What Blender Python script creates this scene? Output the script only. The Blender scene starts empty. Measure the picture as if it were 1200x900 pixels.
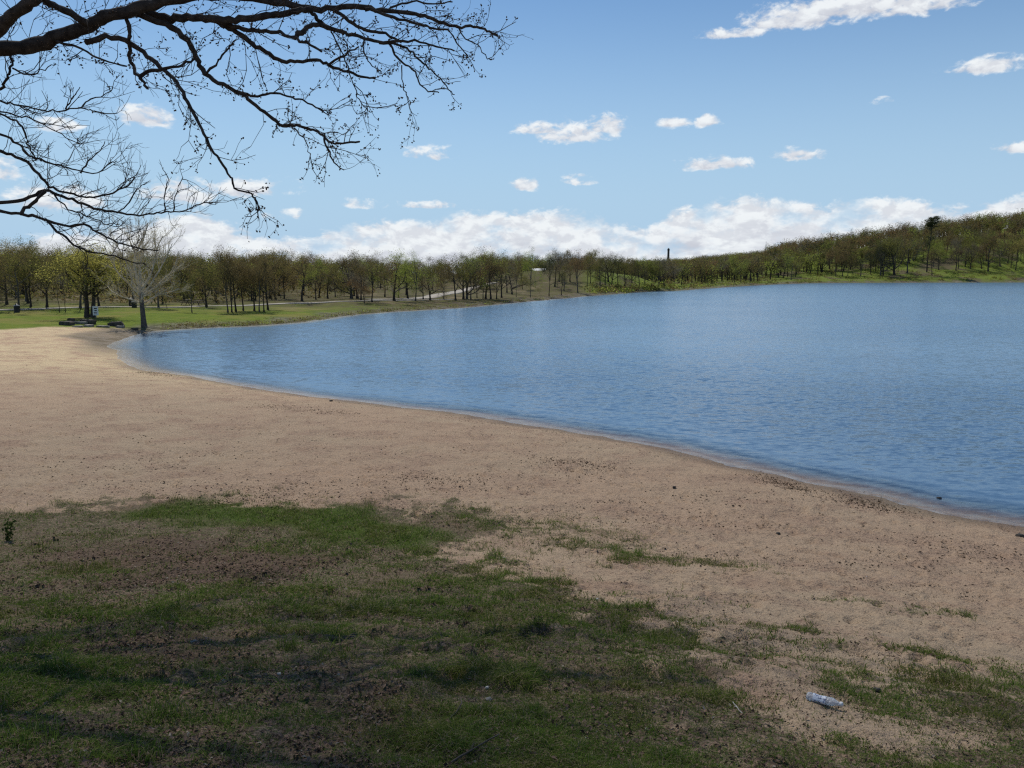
import bpy, math, random
import numpy as np
from mathutils import Vector

R = random.Random(11)
rng = np.random.default_rng(7)
scene = bpy.context.scene
COL = scene.collection

# ------------------------------------------------------------------ camera model
HC = 5.5                      # eye height above the lake
F = 942.0                     # focal length in pixels of the 1200x900 photograph
YH = 320.0                    # horizon row
PITCH = math.atan((450 - YH) / F)
CP, SP = math.cos(PITCH), math.sin(PITCH)
SHADE_CLOUD_DENS, SHADE_CLOUD_Y = .0165, -17
SUN_AZ, SUN_EL = math.radians(-24), math.radians(53)   # azimuth from +Y towards +X


def pdir(px, py):
    cx, cy = (px - 600) / F, (450 - py) / F
    return np.array([cx, CP + cy * SP, -SP + cy * CP])


def at_depth(px, py, Y):
    d = pdir(px, py)
    return np.array([0, 0, HC]) + d * (Y / d[1])


def to_px(P):
    P = np.asarray(P, float)
    X = P[..., 0]; Y = P[..., 1]; Z = P[..., 2] - HC
    f = Y * CP - Z * SP
    u = Y * SP + Z * CP
    f = np.where(np.abs(f) < 1e-6, 1e-6, f)
    return 600 + F * X / f, 450 - F * u / f, f


# ------------------------------------------------------------------ noise
def _hash(ix, iy, seed):
    h = (ix.astype(np.int64) * 374761393 + iy.astype(np.int64) * 668265263 + seed * 974711) & 0x7fffffff
    h = ((h ^ (h >> 13)) * 1274126177) & 0x7fffffff
    h = h ^ (h >> 16)
    return (h & 0xffff) / 65535.0


def vnoise(x, y, seed=0):
    ix, iy = np.floor(x), np.floor(y)
    fx, fy = x - ix, y - iy
    fx = fx * fx * (3 - 2 * fx); fy = fy * fy * (3 - 2 * fy)
    a = _hash(ix, iy, seed); b = _hash(ix + 1, iy, seed)
    c = _hash(ix, iy + 1, seed); d = _hash(ix + 1, iy + 1, seed)
    return (a + (b - a) * fx) * (1 - fy) + (c + (d - c) * fx) * fy


def fbm(x, y, seed=0, o=4):
    s = 0; a = .5; t = 0
    for i in range(o):
        s = s + a * vnoise(x, y, seed + i * 17); t += a
        x = x * 2.03 + 3.1; y = y * 2.03 + 1.7; a *= .5
    return s / t


def sstep(a, b, x):
    t = np.clip((x - a) / (b - a), 0, 1)
    return t * t * (3 - 2 * t)


# ------------------------------------------------------------------ shoreline
shore_px = [(1200, 618.5), (1096, 601), (1000, 576), (886, 553), (800, 531), (733, 517.5), (667, 505.5), (600, 495), (533, 484.5),
            (466, 477), (400, 469), (340, 461), (280, 452.5), (213, 440), (160, 432), (140, 423), (132, 411), (130.5, 402), (155, 393),
            (180, 388), (240, 384), (300, 381.5), (345, 378), (390, 372.5), (420, 368.5), (480, 364), (540, 360.5), (600, 355), (650, 350.5),
            (700, 346), (760, 341.6), (785, 341.2), (830, 338), (883, 334.6), (940, 332.2), (1000, 331.6), (1100, 331.2), (1200, 331)]


def on_z0(px, py):
    d = pdir(px, py)
    t = -HC / d[2]
    return (d[0] * t, d[1] * t)


pts = [(95, -48), (45, -8), (24, 7), (15.5, 12.5)] + [on_z0(*p) for p in shore_px] + [(460, 492), (640, 470)]
pts = np.array(pts, float)


def catmull(P, n):
    out = []
    for i in range(len(P) - 1):
        p0 = P[max(i - 1, 0)]; p1 = P[i]; p2 = P[i + 1]; p3 = P[min(i + 2, len(P) - 1)]
        for k in range(n):
            t = k / n
            out.append(.5 * ((2 * p1) + (-p0 + p2) * t + (2 * p0 - 5 * p1 + 4 * p2 - p3) * t * t + (-p0 + 3 * p1 - 3 * p2 + p3) * t ** 3))
    out.append(P[-1])
    return np.array(out)


shore = catmull(pts, 5)
lake = np.vstack([shore, [(1200, 420), (1400, -100), (700, -260), (200, -140)]])


def poly_sd(x, y, poly, closed=True):
    """signed distance, positive inside the polygon"""
    x = np.asarray(x, float); y = np.asarray(y, float)
    sh = x.shape; x = x.ravel(); y = y.ravel()
    best = np.full(x.shape, 1e18); ins = np.zeros(x.shape, bool)
    n = len(poly)
    for i in range(n):
        ax, ay = poly[i]; bx, by = poly[(i + 1) % n]
        ex, ey = bx - ax, by - ay
        L = ex * ex + ey * ey + 1e-12
        t = np.clip(((x - ax) * ex + (y - ay) * ey) / L, 0, 1)
        dx = x - ax - t * ex; dy = y - ay - t * ey
        np.minimum(best, dx * dx + dy * dy, out=best)
        if ay != by:
            c = ((ay > y) != (by > y))
            ins ^= c & (x < ex * (y - ay) / (by - ay) + ax)
    d = np.sqrt(best)
    return np.where(ins, d, -d).reshape(sh)


def shore_d(x, y):
    d = -poly_sd(x, y, lake)
    return d + (fbm(x * 1.6, y * 1.6, 8, 3) - .5) * .30 * np.clip(1.6 - np.hypot(x, y) / 60, 0, 1) + (fbm(x * .35, y * .35, 3, 3) - .5) * np.clip(np.hypot(x, y) / 60, .25, 2.0)


HR_PX = [-1e4, 730, 770, 830, 900, 1000, 1100, 1200, 1300, 1e4]
HR_H = [0, 0, 1.5, 4, 11, 21, 30.5, 39.5, 44, 44]


def height(x, y, sd=None):
    x = np.asarray(x, float); y = np.asarray(y, float)
    if sd is None:
        sd = shore_d(x, y)
    s = np.maximum(sd, 0)
    wl = sstep(45, 62, y)
    r = np.hypot(x, y)
    beach = 1.0 * (1 - np.exp(-s / 9)) + .25 * sstep(10, 40, s)
    mound = 3.0 * np.exp(-((x + 1.5) ** 2 / (2 * 8.5 ** 2) + (y + .5) ** 2 / (2 * 6.6 ** 2))) * sstep(0, 6, s)
    lawn = .55 * (1 - np.exp(-s / 2.0)) + .02 * np.minimum(s, 140)
    z = beach * (1 - wl) + lawn * wl + mound
    px = np.where(y > 20, 600 + F * x / np.maximum(y, 20), -1e4)
    z = z + np.interp(px, HR_PX, HR_H) * sstep(-12, 150, s) * sstep(180, 240, y) * (s > 0) - 0
    z = z + 5.0 * np.exp(-(((x - 14) / 34) ** 2 + ((y - 262) / 34) ** 2)) * sstep(0, 16, s)
    z = z + 1.5 * np.exp(-(((x - 38) / 25) ** 2 + ((y - 245) / 20) ** 2)) * sstep(0, 12, s)
    z = z + (fbm(x * .06, y * .06, 5, 3) - .5) * .9 * sstep(60, 120, r) * sstep(0, 15, s)
    z = np.where(sd < 0, np.maximum(sd * .11, -3.0), z)
    return z


def ground_at(px, py):
    d = pdir(px, py)
    t = 1.5; prev = t
    o = np.array([0, 0, HC])
    ts = 1.2 * 1.012 ** np.arange(560)
    P = o + ts[:, None] * d
    h = height(P[:, 0], P[:, 1])
    k = np.argmax(P[:, 2] < np.maximum(h, -1e9))
    if P[k, 2] >= h[k]:
        return P[-1]
    a, b = ts[k - 1], ts[k]
    for _ in range(14):
        m = .5 * (a + b); q = o + m * d
        if q[2] < float(height(q[0:1], q[1:2])[0]): b = m
        else: a = m
    q = o + b * d
    return q


def gz(x, y):
    return float(height(np.array([x]), np.array([y]))[0])


# ------------------------------------------------------------------ object helpers
def link(o):
    COL.objects.link(o)
    return o


def mesh_np(name, V, quads=None, tris=None, mats=(), qm=None, tm=None, smooth=True, attrs=None):
    me = bpy.data.meshes.new(name)
    V = np.ascontiguousarray(V, np.float32)
    nq = 0 if quads is None else len(quads); nt = 0 if tris is None else len(tris)
    idx = []
    if nq: idx.append(np.asarray(quads, np.int32).ravel())
    if nt: idx.append(np.asarray(tris, np.int32).ravel())
    idx = np.concatenate(idx)
    me.vertices.add(len(V)); me.vertices.foreach_set('co', V.ravel())
    me.loops.add(len(idx)); me.loops.foreach_set('vertex_index', idx)
    me.polygons.add(nq + nt)
    st = np.concatenate([np.arange(nq) * 4, nq * 4 + np.arange(nt) * 3]).astype(np.int32)
    me.polygons.foreach_set('loop_start', st)
    mi = np.zeros(nq + nt, np.int32)
    if qm is not None: mi[:nq] = qm
    if tm is not None: mi[nq:] = tm
    me.polygons.foreach_set('material_index', mi)
    me.polygons.foreach_set('use_smooth', np.full(nq + nt, smooth, bool))
    for m in mats: me.materials.append(m)
    for k, a in (attrs or {}).items():
        if a.ndim == 2:
            at = me.attributes.new(k, 'FLOAT_COLOR', 'POINT')
            c = np.ones((len(a), 4), np.float32); c[:, :a.shape[1]] = a
            at.data.foreach_set('color', c.ravel())
        else:
            at = me.attributes.new(k, 'FLOAT', 'POINT')
            at.data.foreach_set('value', a.astype(np.float32))
    me.update(calc_edges=True)
    me.validate()
    return me


def obj(name, me, parent=None):
    o = link(bpy.data.objects.new(name, me))
    if parent is not None: o.parent = parent
    return o


def tag(o, label=None, cat=None, group=None, kind=None):
    if label: o['label'] = label
    if cat: o['category'] = cat
    if group: o['group'] = group
    if kind: o['kind'] = kind
    return o


def empty(name, loc, rz=0, sc=(1, 1, 1)):
    o = link(bpy.data.objects.new(name, None))
    o.location = [float(v) for v in loc]; o.rotation_euler = (0, 0, rz); o.scale = sc
    o.empty_display_size = .2
    return o


class MB:
    """collects tubes, quads and boxes into one mesh"""
    def __init__(s):
        s.V = []; s.Q = []; s.T = []; s.qm = []; s.tm = []; s.n = 0

    def add(s, V, Q=None, T=None, m=0):
        V = np.asarray(V, float)
        if Q is not None and len(Q):
            s.Q.append(np.asarray(Q) + s.n); s.qm.append(np.full(len(Q), m))
        if T is not None and len(T):
            s.T.append(np.asarray(T) + s.n); s.tm.append(np.full(len(T), m))
        s.V.append(V); s.n += len(V)

    def tube(s, P, r, k=5, m=0, cap=True):
        P = np.asarray(P, float); r = np.asarray(r, float)
        n = len(P)
        if r.ndim == 0: r = np.full(n, float(r))
        T = np.gradient(P, axis=0)
        T /= np.linalg.norm(T, axis=1)[:, None] + 1e-9
        ref = np.array([0, 0, 1.]) if abs(T[0, 2]) < .8 else np.array([1., 0, 0])
        A = np.cross(T, ref); A /= np.linalg.norm(A, axis=1)[:, None] + 1e-9
        B = np.cross(T, A)
        a = np.arange(k) * 2 * math.pi / k
        V = P[:, None] + r[:, None, None] * (np.cos(a)[None, :, None] * A[:, None] + np.sin(a)[None, :, None] * B[:, None])
        V = V.reshape(-1, 3)
        i = np.arange(n - 1)[:, None] * k; j = np.arange(k)[None]
        j2 = (j + 1) % k
        Q = np.stack([i + j, i + j2, i + k + j2, i + k + j], -1).reshape(-1, 4)
        Tt = None
        if cap:
            V = np.vstack([V, P[-1] + T[-1] * r[-1]])
            b = (n - 1) * k
            Tt = [(b + q, b + (q + 1) % k, len(V) - 1) for q in range(k)]
        s.add(V, Q, Tt, m)

    def box(s, c, h, m=0, rz=0, tilt=None):
        c = np.asarray(c, float); h = np.asarray(h, float)
        V = np.array([(x, y, z) for x in (-1, 1) for y in (-1, 1) for z in (-1, 1)], float) * h
        if tilt is not None:
            ca, sa = math.cos(tilt), math.sin(tilt)
            V = np.stack([V[:, 0] * ca + V[:, 2] * sa, V[:, 1], -V[:, 0] * sa + V[:, 2] * ca], 1)
        if rz:
            ca, sa = math.cos(rz), math.sin(rz)
            V = np.stack([V[:, 0] * ca - V[:, 1] * sa, V[:, 0] * sa + V[:, 1] * ca, V[:, 2]], 1)
        s.add(V + c, [(0, 1, 3, 2), (4, 6, 7, 5), (0, 4, 5, 1), (2, 3, 7, 6), (0, 2, 6, 4), (1, 5, 7, 3)], None, m)

    def leaves(s, C, size, m=0, up=0.0, asp=.6, rg=rng):
        """one quad leaf per centre, random turn"""
        C = np.asarray(C, float); n = len(C)
        if n == 0: return
        a = rg.normal(size=(n, 3)); a[:, 2] *= (1 - up)
        a /= np.linalg.norm(a, axis=1)[:, None] + 1e-9
        b = np.cross(a, rg.normal(size=(n, 3))); b /= np.linalg.norm(b, axis=1)[:, None] + 1e-9
        sz = (size * rg.uniform(.6, 1.4, n))[:, None] if np.ndim(size) == 0 else np.asarray(size)[:, None]
        a = a * sz * .5; b = b * sz * .5 * asp
        V = np.stack([C - a, C + b * .9 - a * .1, C + a, C - b * .9 - a * .1], 1).reshape(-1, 3)
        s.add(V, np.arange(4 * n).reshape(n, 4), None, m)

    def mesh(s, name, mats, smooth=True):
        V = np.vstack(s.V)
        return mesh_np(name, V, np.vstack(s.Q) if s.Q else None, np.vstack(s.T) if s.T else None, mats,
                       np.concatenate(s.qm) if s.qm else None, np.concatenate(s.tm) if s.tm else None, smooth)

    def build(s, name, mats, parent=None, smooth=True):
        return obj(name, s.mesh(name, mats if isinstance(mats, (list, tuple)) else [mats], smooth), parent)


# ------------------------------------------------------------------ material helpers
class NT:
    def __init__(s, tree): s.t = tree; s.l = tree.links

    def n(s, typ, **kw):
        nd = s.t.nodes.new(typ)
        for k, v in kw.items():
            if k.startswith('i_'):
                key = k[2:]
                key = int(key) if key.isdigit() else key.replace('_', ' ')
                s.set(nd.inputs[key], v)
            else:
                setattr(nd, k, v)
        return nd

    def set(s, inp, v):
        if isinstance(v, bpy.types.NodeSocket): s.l.new(v, inp)
        else:
            if hasattr(inp.default_value, '__len__') and not hasattr(v, '__len__'):
                v = [v] * len(inp.default_value)
            if hasattr(inp.default_value, '__len__') and len(inp.default_value) == 4 and len(v) == 3: v = (*v, 1)
            inp.default_value = v

    def math(s, op, a, b=None, c=None, clamp=False):
        nd = s.t.nodes.new('ShaderNodeMath'); nd.operation = op; nd.use_clamp = clamp
        for i, v in enumerate((a, b, c)):
            if v is not None: s.set(nd.inputs[i], v)
        return nd.outputs[0]

    def vmath(s, op, a, b=None):
        nd = s.t.nodes.new('ShaderNodeVectorMath'); nd.operation = op
        s.set(nd.inputs[0], a)
        if b is not None: s.set(nd.inputs[1], b)
        return nd.outputs[0]

    def mix(s, fac, a, b, blend='MIX'):
        nd = s.t.nodes.new('ShaderNodeMix'); nd.data_type = 'RGBA'; nd.blend_type = blend
        s.set(nd.inputs[0], fac); s.set(nd.inputs[6], a); s.set(nd.inputs[7], b)
        return nd.outputs[2]

    def mixf(s, fac, a, b):
        nd = s.t.nodes.new('ShaderNodeMix'); nd.data_type = 'FLOAT'
        s.set(nd.inputs[0], fac); s.set(nd.inputs[2], a); s.set(nd.inputs[3], b)
        return nd.outputs[0]

    def noise(s, vec, scale, detail=3, rough=.55, dist=0.0):
        nd = s.t.nodes.new('ShaderNodeTexNoise')
        if vec is not None: s.l.new(vec, nd.inputs['Vector'])
        nd.inputs['Scale'].default_value = scale; nd.inputs['Detail'].default_value = detail
        nd.inputs['Roughness'].default_value = rough; nd.inputs['Distortion'].default_value = dist
        return nd.outputs[0]

    def ss(s, v, a, b, lo=0., hi=1.):
        nd = s.t.nodes.new('ShaderNodeMapRange'); nd.interpolation_type = 'SMOOTHSTEP'
        s.set(nd.inputs[0], v); s.set(nd.inputs[1], a); s.set(nd.inputs[2], b); s.set(nd.inputs[3], lo); s.set(nd.inputs[4], hi)
        return nd.outputs[0]


def new_mat(name):
    m = bpy.data.materials.new(name); m.use_nodes = True
    m.node_tree.nodes.clear()
    g = NT(m.node_tree)
    out = g.n('ShaderNodeOutputMaterial')
    return m, g, out


def simple(name, c1, c2, scale=8, rough=.85, bump=.3, bscale=None, coord='Object', spec=.3, dist=.02):
    m, g, out = new_mat(name)
    tc = g.n('ShaderNodeTexCoord').outputs[coord]
    n = g.noise(tc, scale, 5, .6)
    col = g.mix(g.ss(n, .35, .65), c1, c2)
    p = g.n('ShaderNodeBsdfPrincipled', i_Roughness=rough)
    p.inputs['Specular IOR Level'].default_value = spec
    g.set(p.inputs['Base Color'], col)
    b = g.n('ShaderNodeBump', i_Strength=bump, i_Distance=dist, i_Height=g.noise(tc, bscale or scale * 2.5, 5, .65))
    g.l.new(b.outputs[0], p.inputs['Normal'])
    g.l.new(p.outputs[0], out.inputs[0])
    return m


def leafmat(name, c1, c2, trans=.45, scale=.35):
    m, g, out = new_mat(name)
    oi = g.n('ShaderNodeObjectInfo')
    geo = g.n('ShaderNodeNewGeometry')
    n = g.noise(geo.outputs['Position'], scale, 2, .5)
    f = g.math('ADD', g.math('MULTIPLY', oi.outputs['Random'], .55), g.math('MULTIPLY', g.math('SUBTRACT', n, .2), .75), clamp=True)
    f2 = g.math('MULTIPLY_ADD', geo.outputs['Random Per Island'], .5, .75)
    col = g.mix(f, c1, c2)
    col = g.mix(1.0, col, g.n('ShaderNodeCombineColor', i_0=f2, i_1=f2, i_2=f2).outputs[0], 'MULTIPLY')
    d = g.n('ShaderNodeBsdfDiffuse'); t = g.n('ShaderNodeBsdfTranslucent')
    g.set(d.inputs[0], col); g.set(t.inputs[0], col)
    mx = g.n('ShaderNodeMixShader'); mx.inputs[0].default_value = trans
    g.l.new(d.outputs[0], mx.inputs[1]); g.l.new(t.outputs[0], mx.inputs[2])
    g.l.new(mx.outputs[0], out.inputs[0])
    return m


BARK = simple('dark_bark', (.035, .028, .022), (.075, .062, .05), 6, .95, .6, 14)
BARK_GREY = simple('grey_bark', (.07, .06, .052), (.13, .118, .10), 6, .95, .6, 14)
BARK_PALE = simple('pale_bark', (.36, .31, .22), (.60, .53, .39), 3, .9, .4, 12)
BARK_NEAR = simple('near_bark', (.03, .023, .019), (.075, .06, .05), 14, .95, .8, 40, dist=.01)
LEAF = {
    'olive': leafmat('leaf_olive', (.13, .13, .035), (.20, .19, .055)),
    'brown': leafmat('leaf_brown', (.15, .115, .05), (.20, .155, .065)),
    'rust': leafmat('leaf_rust', (.20, .12, .055), (.24, .16, .07)),
    'yellow': leafmat('leaf_yellow', (.30, .25, .07), (.38, .32, .09)),
    'bright': leafmat('leaf_bright', (.36, .33, .08), (.46, .42, .11)),
    'lime': leafmat('leaf_lime', (.24, .29, .05), (.32, .36, .08)),
    'grey': leafmat('leaf_grey', (.13, .12, .085), (.19, .17, .12)),
    'dark': leafmat('leaf_dark', (.04, .05, .022), (.065, .075, .03)),
}

# ------------------------------------------------------------------ ground
ang_f = np.concatenate([np.arange(-64, -40, .4), np.arange(-40, 40, .15), np.arange(40, 64.01, .4)])
ang_c = np.arange(67, 295, 3.0)
ANG = np.radians(np.concatenate([ang_f, ang_c]))
rad = [.02]
while rad[-1] < 7000:
    r_ = rad[-1]
    g_ = .3 if r_ < .4 else .05 if r_ < 2 else (.0075 if r_ < 35 else (.0125 if r_ < 700 else .06))
    rad.append(r_ * (1 + g_))
RAD = np.array(rad)
GX = RAD[:, None] * np.sin(ANG)[None]; GY = RAD[:, None] * np.cos(ANG)[None]
NA, NR = len(ANG), len(RAD)
X = GX.ravel(); Y = GY.ravel()
SD = shore_d(X, Y)
Z = height(X, Y, SD)
DIST = np.hypot(X, Y)

_GZ, _GS = Z.reshape(NR, NA), SD.reshape(NR, NA)
_shore_exact, _height_exact = shore_d, height


def _polar(G, x, y):
    r = np.hypot(x, y); a = np.degrees(np.arctan2(x, y))
    fi = np.interp(r, RAD, np.arange(NR)); fj = np.interp(a, ang_f, np.arange(len(ang_f)))
    i0 = np.clip(fi.astype(int), 0, NR - 2); j0 = np.clip(np.floor(fj).astype(int), 0, len(ang_f) - 2)
    u = fi - i0; v = np.clip(fj - j0, 0, 1)
    return G[i0, j0] * (1 - u) * (1 - v) + G[i0 + 1, j0] * u * (1 - v) + G[i0, j0 + 1] * (1 - u) * v + G[i0 + 1, j0 + 1] * u * v


def shore_d(x, y):
    return _polar(_GS, np.asarray(x, float), np.asarray(y, float))


def height(x, y, sd=None):
    return _polar(_GZ, np.asarray(x, float), np.asarray(y, float))


# --- zones, all in world coordinates
brd = np.array([ground_at(*p)[:2] for p in [(-60, 388), (0, 386), (60, 383), (125, 384.5), (170, 388), (187, 388.5)]])
border_y = lambda x: np.interp(x, brd[:, 0], brd[:, 1])
turf_poly = np.array([(-9, -3), (-9, 8.6)] + [tuple(ground_at(*p)[:2]) for p in
    [(0, 606), (60, 600), (130, 589), (300, 586), (450, 590), (540, 602), (590, 622), (545, 645), (560, 668), (650, 680), (720, 715),
     (770, 760), (815, 810), (900, 845), (1000, 866), (1090, 876), (1130, 835), (1200, 822), (1320, 815)]] + [(8.5, 3.2), (9, -3)])
dense_poly = np.array([tuple(ground_at(*p)[:2]) for p in [(150, 602), (230, 590), (330, 587), (440, 600), (500, 622), (520, 650), (430, 640), (330, 618), (230, 612)]])
litter_polys = [np.array([tuple(ground_at(*p)[:2]) for p in q]) for q in
    [[(70, 645), (200, 632), (320, 645), (390, 660), (330, 682), (150, 690), (60, 668)],
     [(250, 898), (330, 850), (420, 830), (520, 850), (560, 898)],
     [(-20, 890), (0, 825), (60, 820), (110, 850), (60, 890)],
     [(120, 760), (200, 740), (260, 770), (200, 800)]]]
patches = [(660, 625, .75), (790, 658, .6), (700, 640, .5), (935, 742, .34), (1045, 762, .28), (1035, 800, .26), (870, 770, .36), (1150, 830, .6), (1060, 712, .25), (600, 607, .7)]
patch_w = [(*ground_at(a, b)[:2], r) for a, b, r in patches]


def zones(x, y, sd):
    n1 = fbm(x * .9, y * .9, 21, 4) - .5
    n2 = fbm(x * 3.1, y * 3.1, 22, 3) - .5
    wy = y - border_y(x) + n1 * 3
    wl = sstep(-.8, .8, wy)
    r = np.hypot(x, y)
    near = r < 25
    g = np.zeros_like(x); dn = np.zeros_like(x); li = np.zeros_like(x)
    xi, yi = x[near], y[near]
    t = poly_sd(xi, yi, turf_poly)
    gi = sstep(-.95, .75, t + n1[near] * 2.4 + n2[near] * 2.2)
    for (cx, cy, rr) in patch_w:
        dd = np.hypot((xi - cx) / 1.8, yi - cy)
        gi = np.maximum(gi, .62 * sstep(rr * 1.5, rr * .1, dd + (n1[near] + n2[near] * 1.6) * .9))
    di = sstep(-.5, .5, poly_sd(xi, yi, dense_poly) + n1[near] * 1.4)
    l = np.zeros_like(xi)
    for q in litter_polys:
        l = np.maximum(l, sstep(-.4, .4, poly_sd(xi, yi, q) + n1[near] * 1.6 + n2[near] * .8))
    g[near] = gi; dn[near] = di; li[near] = l
    behind = y < .3
    woods = sstep(100, 135, r + n1 * 30) * (1 - 0 * x)
    return wl, g, dn, li, woods


WL, TURF, DENSE, LIT, WOODS = zones(X, Y, SD)
# micro relief (real displacement of the foreground)
near = DIST < 60
sandy = (1 - WL)
rel = np.zeros_like(X)
rake = .018 * np.sin(Y * 7 + 5 * fbm(X * .12, Y * .3, 35, 2)) * sstep(36, 42, Y) * (1 - WL)
nx, ny = X[near], Y[near]
fade = sstep(60, 20, DIST[near])
rel[near] = ((fbm(nx * 1.1, ny * 1.1, 31, 3) - .5) * .10 + (fbm(nx * 3.2, ny * 3.2, 32, 3) - .5) * .085 * fade
             + (fbm(nx * 9, ny * 9, 33, 2) - .5) * .034 * fade * sstep(36, 14, DIST[near]))
# footprints: shallow dents
FP = [(ground_at(R.uniform(-20, 1210), R.triangular(430, 820, 560))[:2], R.uniform(0, 6.28)) for _ in range(1500)]
sub = near & (DIST < 32)
sx, sy = X[sub], Y[sub]; acc = np.zeros_like(sx)
order = np.argsort(sy); sys_ = sy[order]
for (cx, cy), a in FP:
    i0, i1 = np.searchsorted(sys_, [cy - .3, cy + .3])
    ii = order[i0:i1]
    m = np.abs(sx[ii] - cx) < .3
    ii = ii[m]
    u = (sx[ii] - cx) * math.cos(a) + (sy[ii] - cy) * math.sin(a); v = -(sx[ii] - cx) * math.sin(a) + (sy[ii] - cy) * math.cos(a)
    q = (u / .14) ** 2 + (v / .06) ** 2
    acc[ii] += -.05 * np.exp(-q) + .022 * np.exp(-(np.sqrt(q) - 1.6) ** 2 * 3)
rel[sub] += acc
flat = sstep(.05, 1.6, SD)
Zr = Z + rel * flat * (SD > 0)
Zr = Zr + rake * (SD > .8)
V = np.stack([X, Y, Zr], 1)

WET = sstep(1.1, .1, SD + (fbm(X * .8, Y * .8, 41, 3) - .5) * .8) * (1 - sstep(46, 55, Y)) * sstep(-.25, .02, SD)
MUD = sstep(3.8, 1.0, SD + (fbm(X * .25, Y * .25, 42, 3) - .5) * 5) * sstep(50, 62, Y)
pxv = np.where(Y > 20, 600 + F * X / np.maximum(Y, 20), -1e4)
HILL = sstep(672, 700, pxv) * sstep(180, 230, Y)
ZA = np.stack([sandy, TURF, DENSE], 1)
ZB = np.stack([LIT, WOODS, np.maximum(WET, MUD)], 1)
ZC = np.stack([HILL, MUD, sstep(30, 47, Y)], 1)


def ground_material():
    m, g, out = new_mat('ground_surface')
    pos = g.n('ShaderNodeNewGeometry').outputs['Position']
    a = g.n('ShaderNodeAttribute', attribute_name='ZA'); b = g.n('ShaderNodeAttribute', attribute_name='ZB'); c = g.n('ShaderNodeAttribute', attribute_name='ZC')
    sa = g.n('ShaderNodeSeparateColor'); g.l.new(a.outputs['Color'], sa.inputs[0])
    sb = g.n('ShaderNodeSeparateColor'); g.l.new(b.outputs['Color'], sb.inputs[0])
    sc = g.n('ShaderNodeSeparateColor'); g.l.new(c.outputs['Color'], sc.inputs[0])
    sand, turf, dense = sa.outputs; lit, woods, wet = sb.outputs; hill, mud, far = sc.outputs
    n_big = g.noise(pos, .12, 4, .6); n_mid = g.noise(pos, .9, 5, .6); n_sm = g.noise(pos, 7, 5, .65); n_fine = g.noise(pos, 45, 4, .7); n_grain = g.noise(pos, 190, 2, .6)
    n_fl2 = g.noise(pos, 26, 4, .65)
    # sand
    s1 = g.mix(g.ss(n_big, .35, .65), (.485, .335, .22), (.475, .35, .23))
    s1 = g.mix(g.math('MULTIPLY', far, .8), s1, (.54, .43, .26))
    s1 = g.mix(g.ss(n_mid, .42, .72), s1, (.41, .275, .185))
    s1 = g.mix(g.math('MULTIPLY', g.ss(n_sm, .57, .66), g.ss(n_mid, .36, .60, .15, .75)), s1, (.22, .145, .105))  # dark spots put the shade of small pits into the sand colour
    s1 = g.mix(g.math('MULTIPLY', g.ss(n_fine, .54, .66), .62), s1, (.17, .115, .08))
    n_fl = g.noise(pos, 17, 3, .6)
    s1 = g.mix(g.math('MULTIPLY', g.ss(n_fl, .57, .64), g.ss(n_mid, .36, .60, .3, .8)), s1, (.17, .115, .085))  # debris flecks, also painting in shade of the scuffed sand relief
    s1 = g.mix(g.math('MULTIPLY', g.ss(n_grain, .55, .75), .4), s1, (.52, .42, .32))
    # turf soil (between the blades)
    t1 = g.mix(g.ss(n_fine, .44, .56), (.33, .24, .165), (.12, .085, .058))
    t1 = g.mix(g.math('MULTIPLY', g.ss(n_sm, .42, .6), .6), t1, (.11, .08, .055))
    t1 = g.mix(g.math('MULTIPLY', g.ss(n_fl2, .48, .6), .8), t1, (.075, .105, .026))
    t1 = g.mix(g.math('MULTIPLY', g.ss(n_mid, .5, .62), .6), t1, (.21, .15, .10))
    t1 = g.mix(dense, t1, g.mix(g.ss(n_fine, .4, .6), (.06, .09, .015), (.11, .15, .03)))
    l1 = g.mix(g.ss(n_fine, .38, .62), (.10, .064, .045), (.19, .125, .088))
    l1 = g.mix(g.ss(n_sm, .55, .7), l1, (.06, .04, .03))
    t1 = g.mix(g.math('MULTIPLY', lit, .7), t1, l1)
    # break the turf edge up with fine noise
    tf = g.ss(g.math('ADD', turf, g.math('ADD', g.math('MULTIPLY', g.math('SUBTRACT', n_sm, .5), 1.0), g.math('MULTIPLY', g.math('SUBTRACT', n_fl2, .5), .9))), .35, .85)
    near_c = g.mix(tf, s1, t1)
    # lawn
    lw = g.mix(g.ss(n_mid, .35, .7), (.085, .125, .012), (.135, .17, .018))
    lw = g.mix(g.ss(n_big, .45, .62), lw, (.16, .155, .035))
    lw = g.mix(g.math('MULTIPLY', g.ss(n_sm, .55, .7), .5), lw, (.05, .065, .014))
    wd = g.mix(g.ss(n_mid, .4, .62), (.085, .065, .04), (.075, .08, .02))
    wd = g.mix(g.ss(n_big, .52, .66), wd, (.15, .12, .07))
    hl = g.mix(g.ss(n_mid, .45, .68), (.125, .165, .026), (.10, .11, .035))
    hl = g.mix(g.ss(g.noise(pos, .05, 4, .6), .5, .62), hl, (.10, .085, .05))
    wd = g.mix(hill, wd, hl)
    lw = g.mix(woods, lw, wd)
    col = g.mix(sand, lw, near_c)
    col = g.mix(g.math('MULTIPLY', mud, .85), col, g.mix(g.ss(n_mid, .4, .6), (.085, .07, .05), (.17, .15, .12)))
    dark = g.n('ShaderNodeHueSaturation', i_Saturation=1.1, i_Value=.55); g.l.new(col, dark.inputs['Color'])
    col = g.mix(g.math('MULTIPLY', wet, g.math('SUBTRACT', 1.0, mud)), col, dark.outputs[0])
    p = g.n('ShaderNodeBsdfPrincipled'); g.set(p.inputs['Base Color'], col)
    p.inputs['Specular IOR Level'].default_value = .06
    g.set(p.inputs['Roughness'], g.mixf(g.math('MULTIPLY', wet, g.math('SUBTRACT', 1.0, mud)), .92, .45))
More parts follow.
